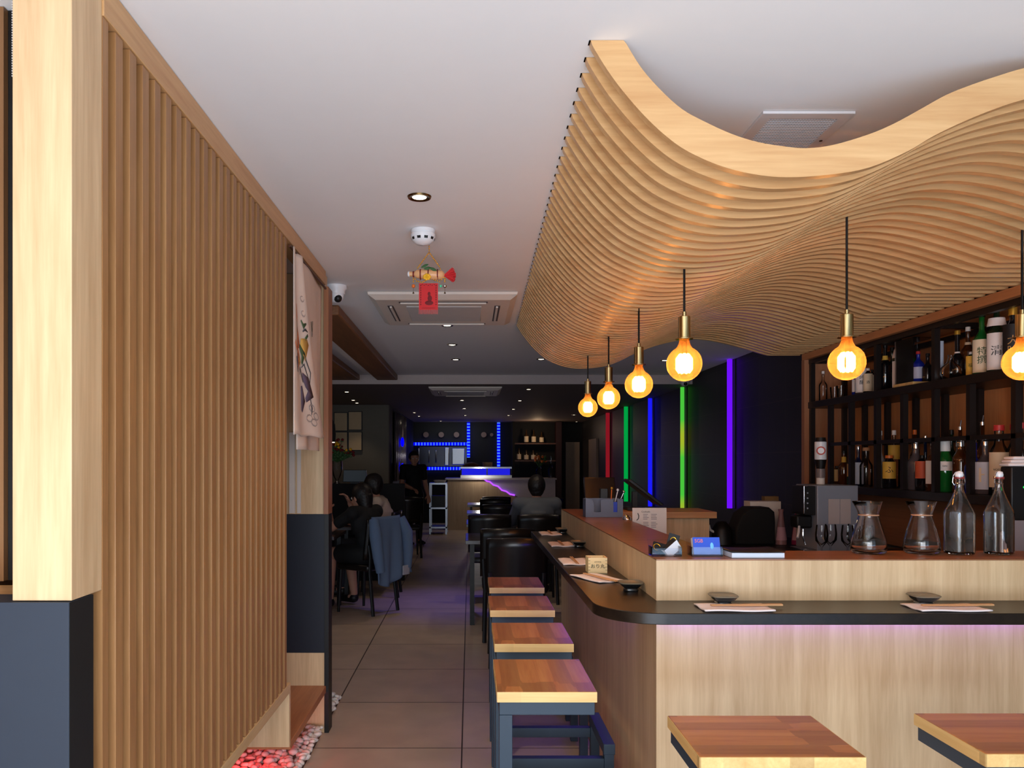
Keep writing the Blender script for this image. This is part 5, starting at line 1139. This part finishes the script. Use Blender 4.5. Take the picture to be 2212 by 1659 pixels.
def figure(name, label, loc, rz, skin, hairm, topm, botm, pose, hair='short', sleeve='short', skirt=False):
    t = thing(name, label, 'person', loc, rz)
    J = pose; g = MB(); S = Vector
    HD = S(J['head']); NK = S(J['neck']); CH = S(J['chest']); WA = S(J['waist']); PE = S(J['pelvis'])
    def torso(mb, q=0):
        mb.sph(PE, .145+q, 18, 12, (1.12,.85,.8)); mb.sph(WA, .125+q, 18, 12, (1.08,.8,1.1)); mb.sph(CH, .155+q, 18, 12, (1.08,.72,1.0))
        mb.cyl(PE, WA, .12+q, .115+q, n=18); mb.cyl(WA, CH, .115+q, .13+q, n=18)
        for s in ('l', 'r'): mb.cyl(CH+S((0,0,.09)), J['sh'+s], .065+q, .058+q, n=14); mb.sph(J['sh'+s], .06+q, 14, 8)
        mb.cyl(CH+S((0,0,.08)), NK+S((0,0,-.02)), .09+q, .055+q*.5, n=14)
    torso(g); g.cyl(NK-S((0,0,.03)), HD-S((0,0,.03)), .052, .05, n=14)
    g.sph(HD, .095, 22, 16, (.82,1.0,1.18)); f = J.get('look', (0,1,0)); f = S(f).normalized(); rr = f.cross(S((0,0,1))).normalized()
    g.sph(HD+f*.035-S((0,0,.06)), .058, 16, 10, (.9,.95,.85))
    g.cyl(HD+f*.085+S((0,0,.015)), HD+f*.112-S((0,0,.022)), .009, .014, n=8); g.sph(HD+f*.106-S((0,0,.022)), .014, 8, 6)
    for s in (-1, 1): g.sph(HD+rr*s*.078-S((0,0,.01)), .026, 10, 8, (.5,.8,1.2))
    for s in ('l', 'r'):
        limb(g, [(J['sh'+s], .052), (J['el'+s], .042), (S(J['el'+s]).lerp(S(J['wr'+s]), .3), .043), (J['wr'+s], .027)])
        d = S(J['wr'+s])-S(J['el'+s]); hand(g, J['wr'+s], d, J.get('up', (0,0,1)), 1 if s == 'l' else -1)
        limb(g, [(J['hp'+s], .088), (J['kn'+s], .058), (S(J['kn'+s]).lerp(S(J['an'+s]), .3), .057), (J['an'+s], .036)])
        an = S(J['an'+s]); fd = S(J.get('foot', (0,1,0))); g.sph(an+fd*.03-S((0,0,.04)), .042, 12, 8, (1,1.2,.8)); g.cyl(an-S((0,0,.05)), an+fd*.16-S((0,0,.06)), .036, .026, n=10); g.sph(an+fd*.16-S((0,0,.06)), .030, 10, 6, (1.3,1,.8))
    remesh(g, 'body', skin, t, .0068)
    for s in (-1, 1):
        e = MB().sph(HD+f*.086+rr*s*.032+S((0,0,.012)), .0125, 10, 8); eo = e.build('eye', 'white', t, local=True); MB().sph(HD+f*.0965+rr*s*.032+S((0,0,.012)), .0055, 8, 6).build('iris', 'black', eo, local=True)
    MB().sph(HD+f*.090-S((0,0,.052)), .016, 10, 6, (1.4,.6,.45)).build('mouth', mat('lips', rgb(150,80,74), .5), t, local=True)
    c = MB(); torso(c, .014)
    for s in ('l', 'r'):
        e = S(J['el'+s]); a = S(J['sh'+s]); w_ = S(J['wr'+s])
        if sleeve == 'long': limb(c, [(a, .060), (e, .052), (w_.lerp(e, .12), .038)])
        else: limb(c, [(a, .062), (a.lerp(e, .62), .058)])
    remesh(c, 'shirt' if not skirt else 'dress_top', topm, t, .011, 6)
    c = MB(); c.sph(PE, .158, 18, 12, (1.12,.85,.8))
    for s in ('l', 'r'):
        h, k, a = S(J['hp'+s]), S(J['kn'+s]), S(J['an'+s])
        if skirt: limb(c, [(h, .104), (h.lerp(k, .62), .095)])
        else: limb(c, [(h, .102), (k, .076), (a.lerp(k, .08), .055)])
    remesh(c, 'skirt' if skirt else 'trousers', botm, t, .011, 6)
    for s in ('l', 'r'):
        an = S(J['an'+s]); fd = S(J.get('foot', (0,1,0))); c = MB(); c.cyl(an-S((0,0,.052)), an+fd*.165-S((0,0,.062)), .044, .034, n=12); c.sph(an+fd*.165-S((0,0,.062)), .036, 12, 8, (1.25,1,.8)); c.sph(an-S((0,0,.045)), .048, 12, 8)
        remesh(c, 'shoe', M['black'], t, .01)
    h = MB(); h.sph(HD-f*.016+S((0,0,.020)), .104, 22, 16, (.90,1.02,1.10)); h.sph(HD-f*.045-S((0,0,.03)), .078, 16, 10, (1.0,.8,1.1))
    if hair == 'bun': h.sph(HD-f*.10+S((0,0,.05)), .05, 14, 8)
    if hair == 'long': h.cyl(HD-f*.05, HD-f*.075-S((0,0,.20)), .085, .055, n=16); h.sph(HD-f*.075-S((0,0,.20)), .055, 14, 8)
    hv = []
    o = remesh(h, 'hair', hairm, t, .008)
    # cut the fringe back so that the face shows
    import bmesh
    bm = bmesh.new(); bm.from_mesh(o.data)
    dl = [v for v in bm.verts if (v.co-HD).dot(f) > .055 and v.co.z < HD.z+.045]
    bmesh.ops.delete(bm, geom=dl, context='VERTS'); bm.to_mesh(o.data); bm.free()
    for v in o.data.vertices: v.co += Vector(noise.noise_vector(v.co*70))*.003
    return t
skin = mat('skin', rgb(190,136,112), .55); skin.node_tree.nodes['Principled BSDF'].inputs['Subsurface Weight'].default_value = .1
hairm = mat('dark_hair', rgb(24,17,15), .5)
sit = dict(pelvis=(0,-.06,.56), waist=(0,-.06,.72), chest=(0,-.03,.90), neck=(0,.01,1.06), head=(0,.05,1.17), look=(0,1,-.25),
 shl=(-.19,-.01,1.00), shr=(.19,-.01,1.00), ell=(-.26,.14,.80), elr=(.26,.14,.80), wrl=(-.13,.33,.80), wrr=(.13,.33,.80),
 hpl=(-.09,-.03,.55), hpr=(.09,-.03,.55), knl=(-.12,.37,.56), knr=(.12,.37,.56), anl=(-.12,.36,.11), anr=(.12,.36,.11))
figure('person', 'seated man with short dark hair in a grey shirt, seen from behind', (.70, 8.22, -.0), 0, skin, hairm, mat('shirt_grey', rgb(88,92,98), .8), mat('trouser_dark', rgb(30,32,40), .8), sit, sleeve='long')
sitw = dict(sit); sitw.update(head=(0,.07,1.10), neck=(0,.03,1.0), chest=(0,0,.85), waist=(0,-.04,.70), look=(0,1,-.35), shl=(-.17,.02,.95), shr=(.17,.02,.95), elr=(.24,.27,.80), wrr=(.14,.33,1.02), ell=(-.22,.26,.80), wrl=(-.10,.40,.98), knl=(-.11,.36,.55), knr=(.16,.36,.53), anr=(.20,.33,.11))
figure('person', 'seated woman in a black dress, bare forearms raised, nearer of the diners on the left', (-1.0, 7.6, 0), 1.0, skin, hairm, mat('dress_black', rgb(14,14,16), .8), mat('skirt_black', rgb(14,14,16), .8), sitw, hair='long', skirt=True)
sit2 = dict(sit); sit2.update(head=(0,.05,1.18), look=(.55,1,-.3))
figure('person', 'seated diner in a light top beyond the woman in black on the left', (-1.0, 8.5, 0), PI/2, skin, hairm, mat('top_cream', rgb(190,172,156), .8), mat('trouser_dark2', rgb(30,32,40), .8), sit2)
st = dict(pelvis=(0,0,.90), waist=(0,0,1.04), chest=(0,0,1.22), neck=(0,.01,1.38), head=(0,.02,1.49), look=(.3,1,-.2), shl=(-.19,0,1.32), shr=(.19,0,1.32), ell=(-.24,-.02,1.05), elr=(.24,.03,1.05), wrl=(-.22,.12,.85), wrr=(.15,.24,.98), hpl=(-.09,0,.86), hpr=(.09,0,.86), knl=(-.10,.02,.48), knr=(.10,.02,.48), anl=(-.11,0,.10), anr=(.11,0,.10))
figure('person', 'waiter in black standing near the kitchen hatch', (X(893,13.6), 13.6, 0), -2.6, skin, hairm, mat('uniform_black', rgb(12,12,16), .8), mat('trouser_black', rgb(12,12,16), .8), st)
# denim jacket hung over the back of the nearest left chair
jk = thing('denim_jacket', 'blue denim jacket hung over the black chair back on the left', 'jacket', (-1.0, 7.6, 0), 1.0); dn = mat('denim', rgb(92,112,140), .85)
def jf(u, v):
    a = (u-.5); wd = .42+.06*v; return (a*wd, -.285-.05*v-.022*math.sin(u*17+v*3)*v-.015*math.cos(u*7)+.06*(2*abs(a))**2*(1-v), .925-v*(.60+.05*math.sin(u*5)))
MB().grid(jf, 26, 20).build('jacket_body', dn, jk, local=True, solid=.014, smooth=80)
for s in (-1, 1):
    MB().tube([(s*.20,-.26,.90), (s*.235,-.31,.76), (s*.225,-.33,.58), (s*.20,-.34,.42)], [.045,.058,.052,.042], 12).build('sleeve', dn, jk, local=True, smooth=80)
MB().box(.10, .20, -.372, -.36, .36, .45).build('lining_patch', mat('lining', rgb(170,170,180), .8), jk, local=True, bevel=.004)
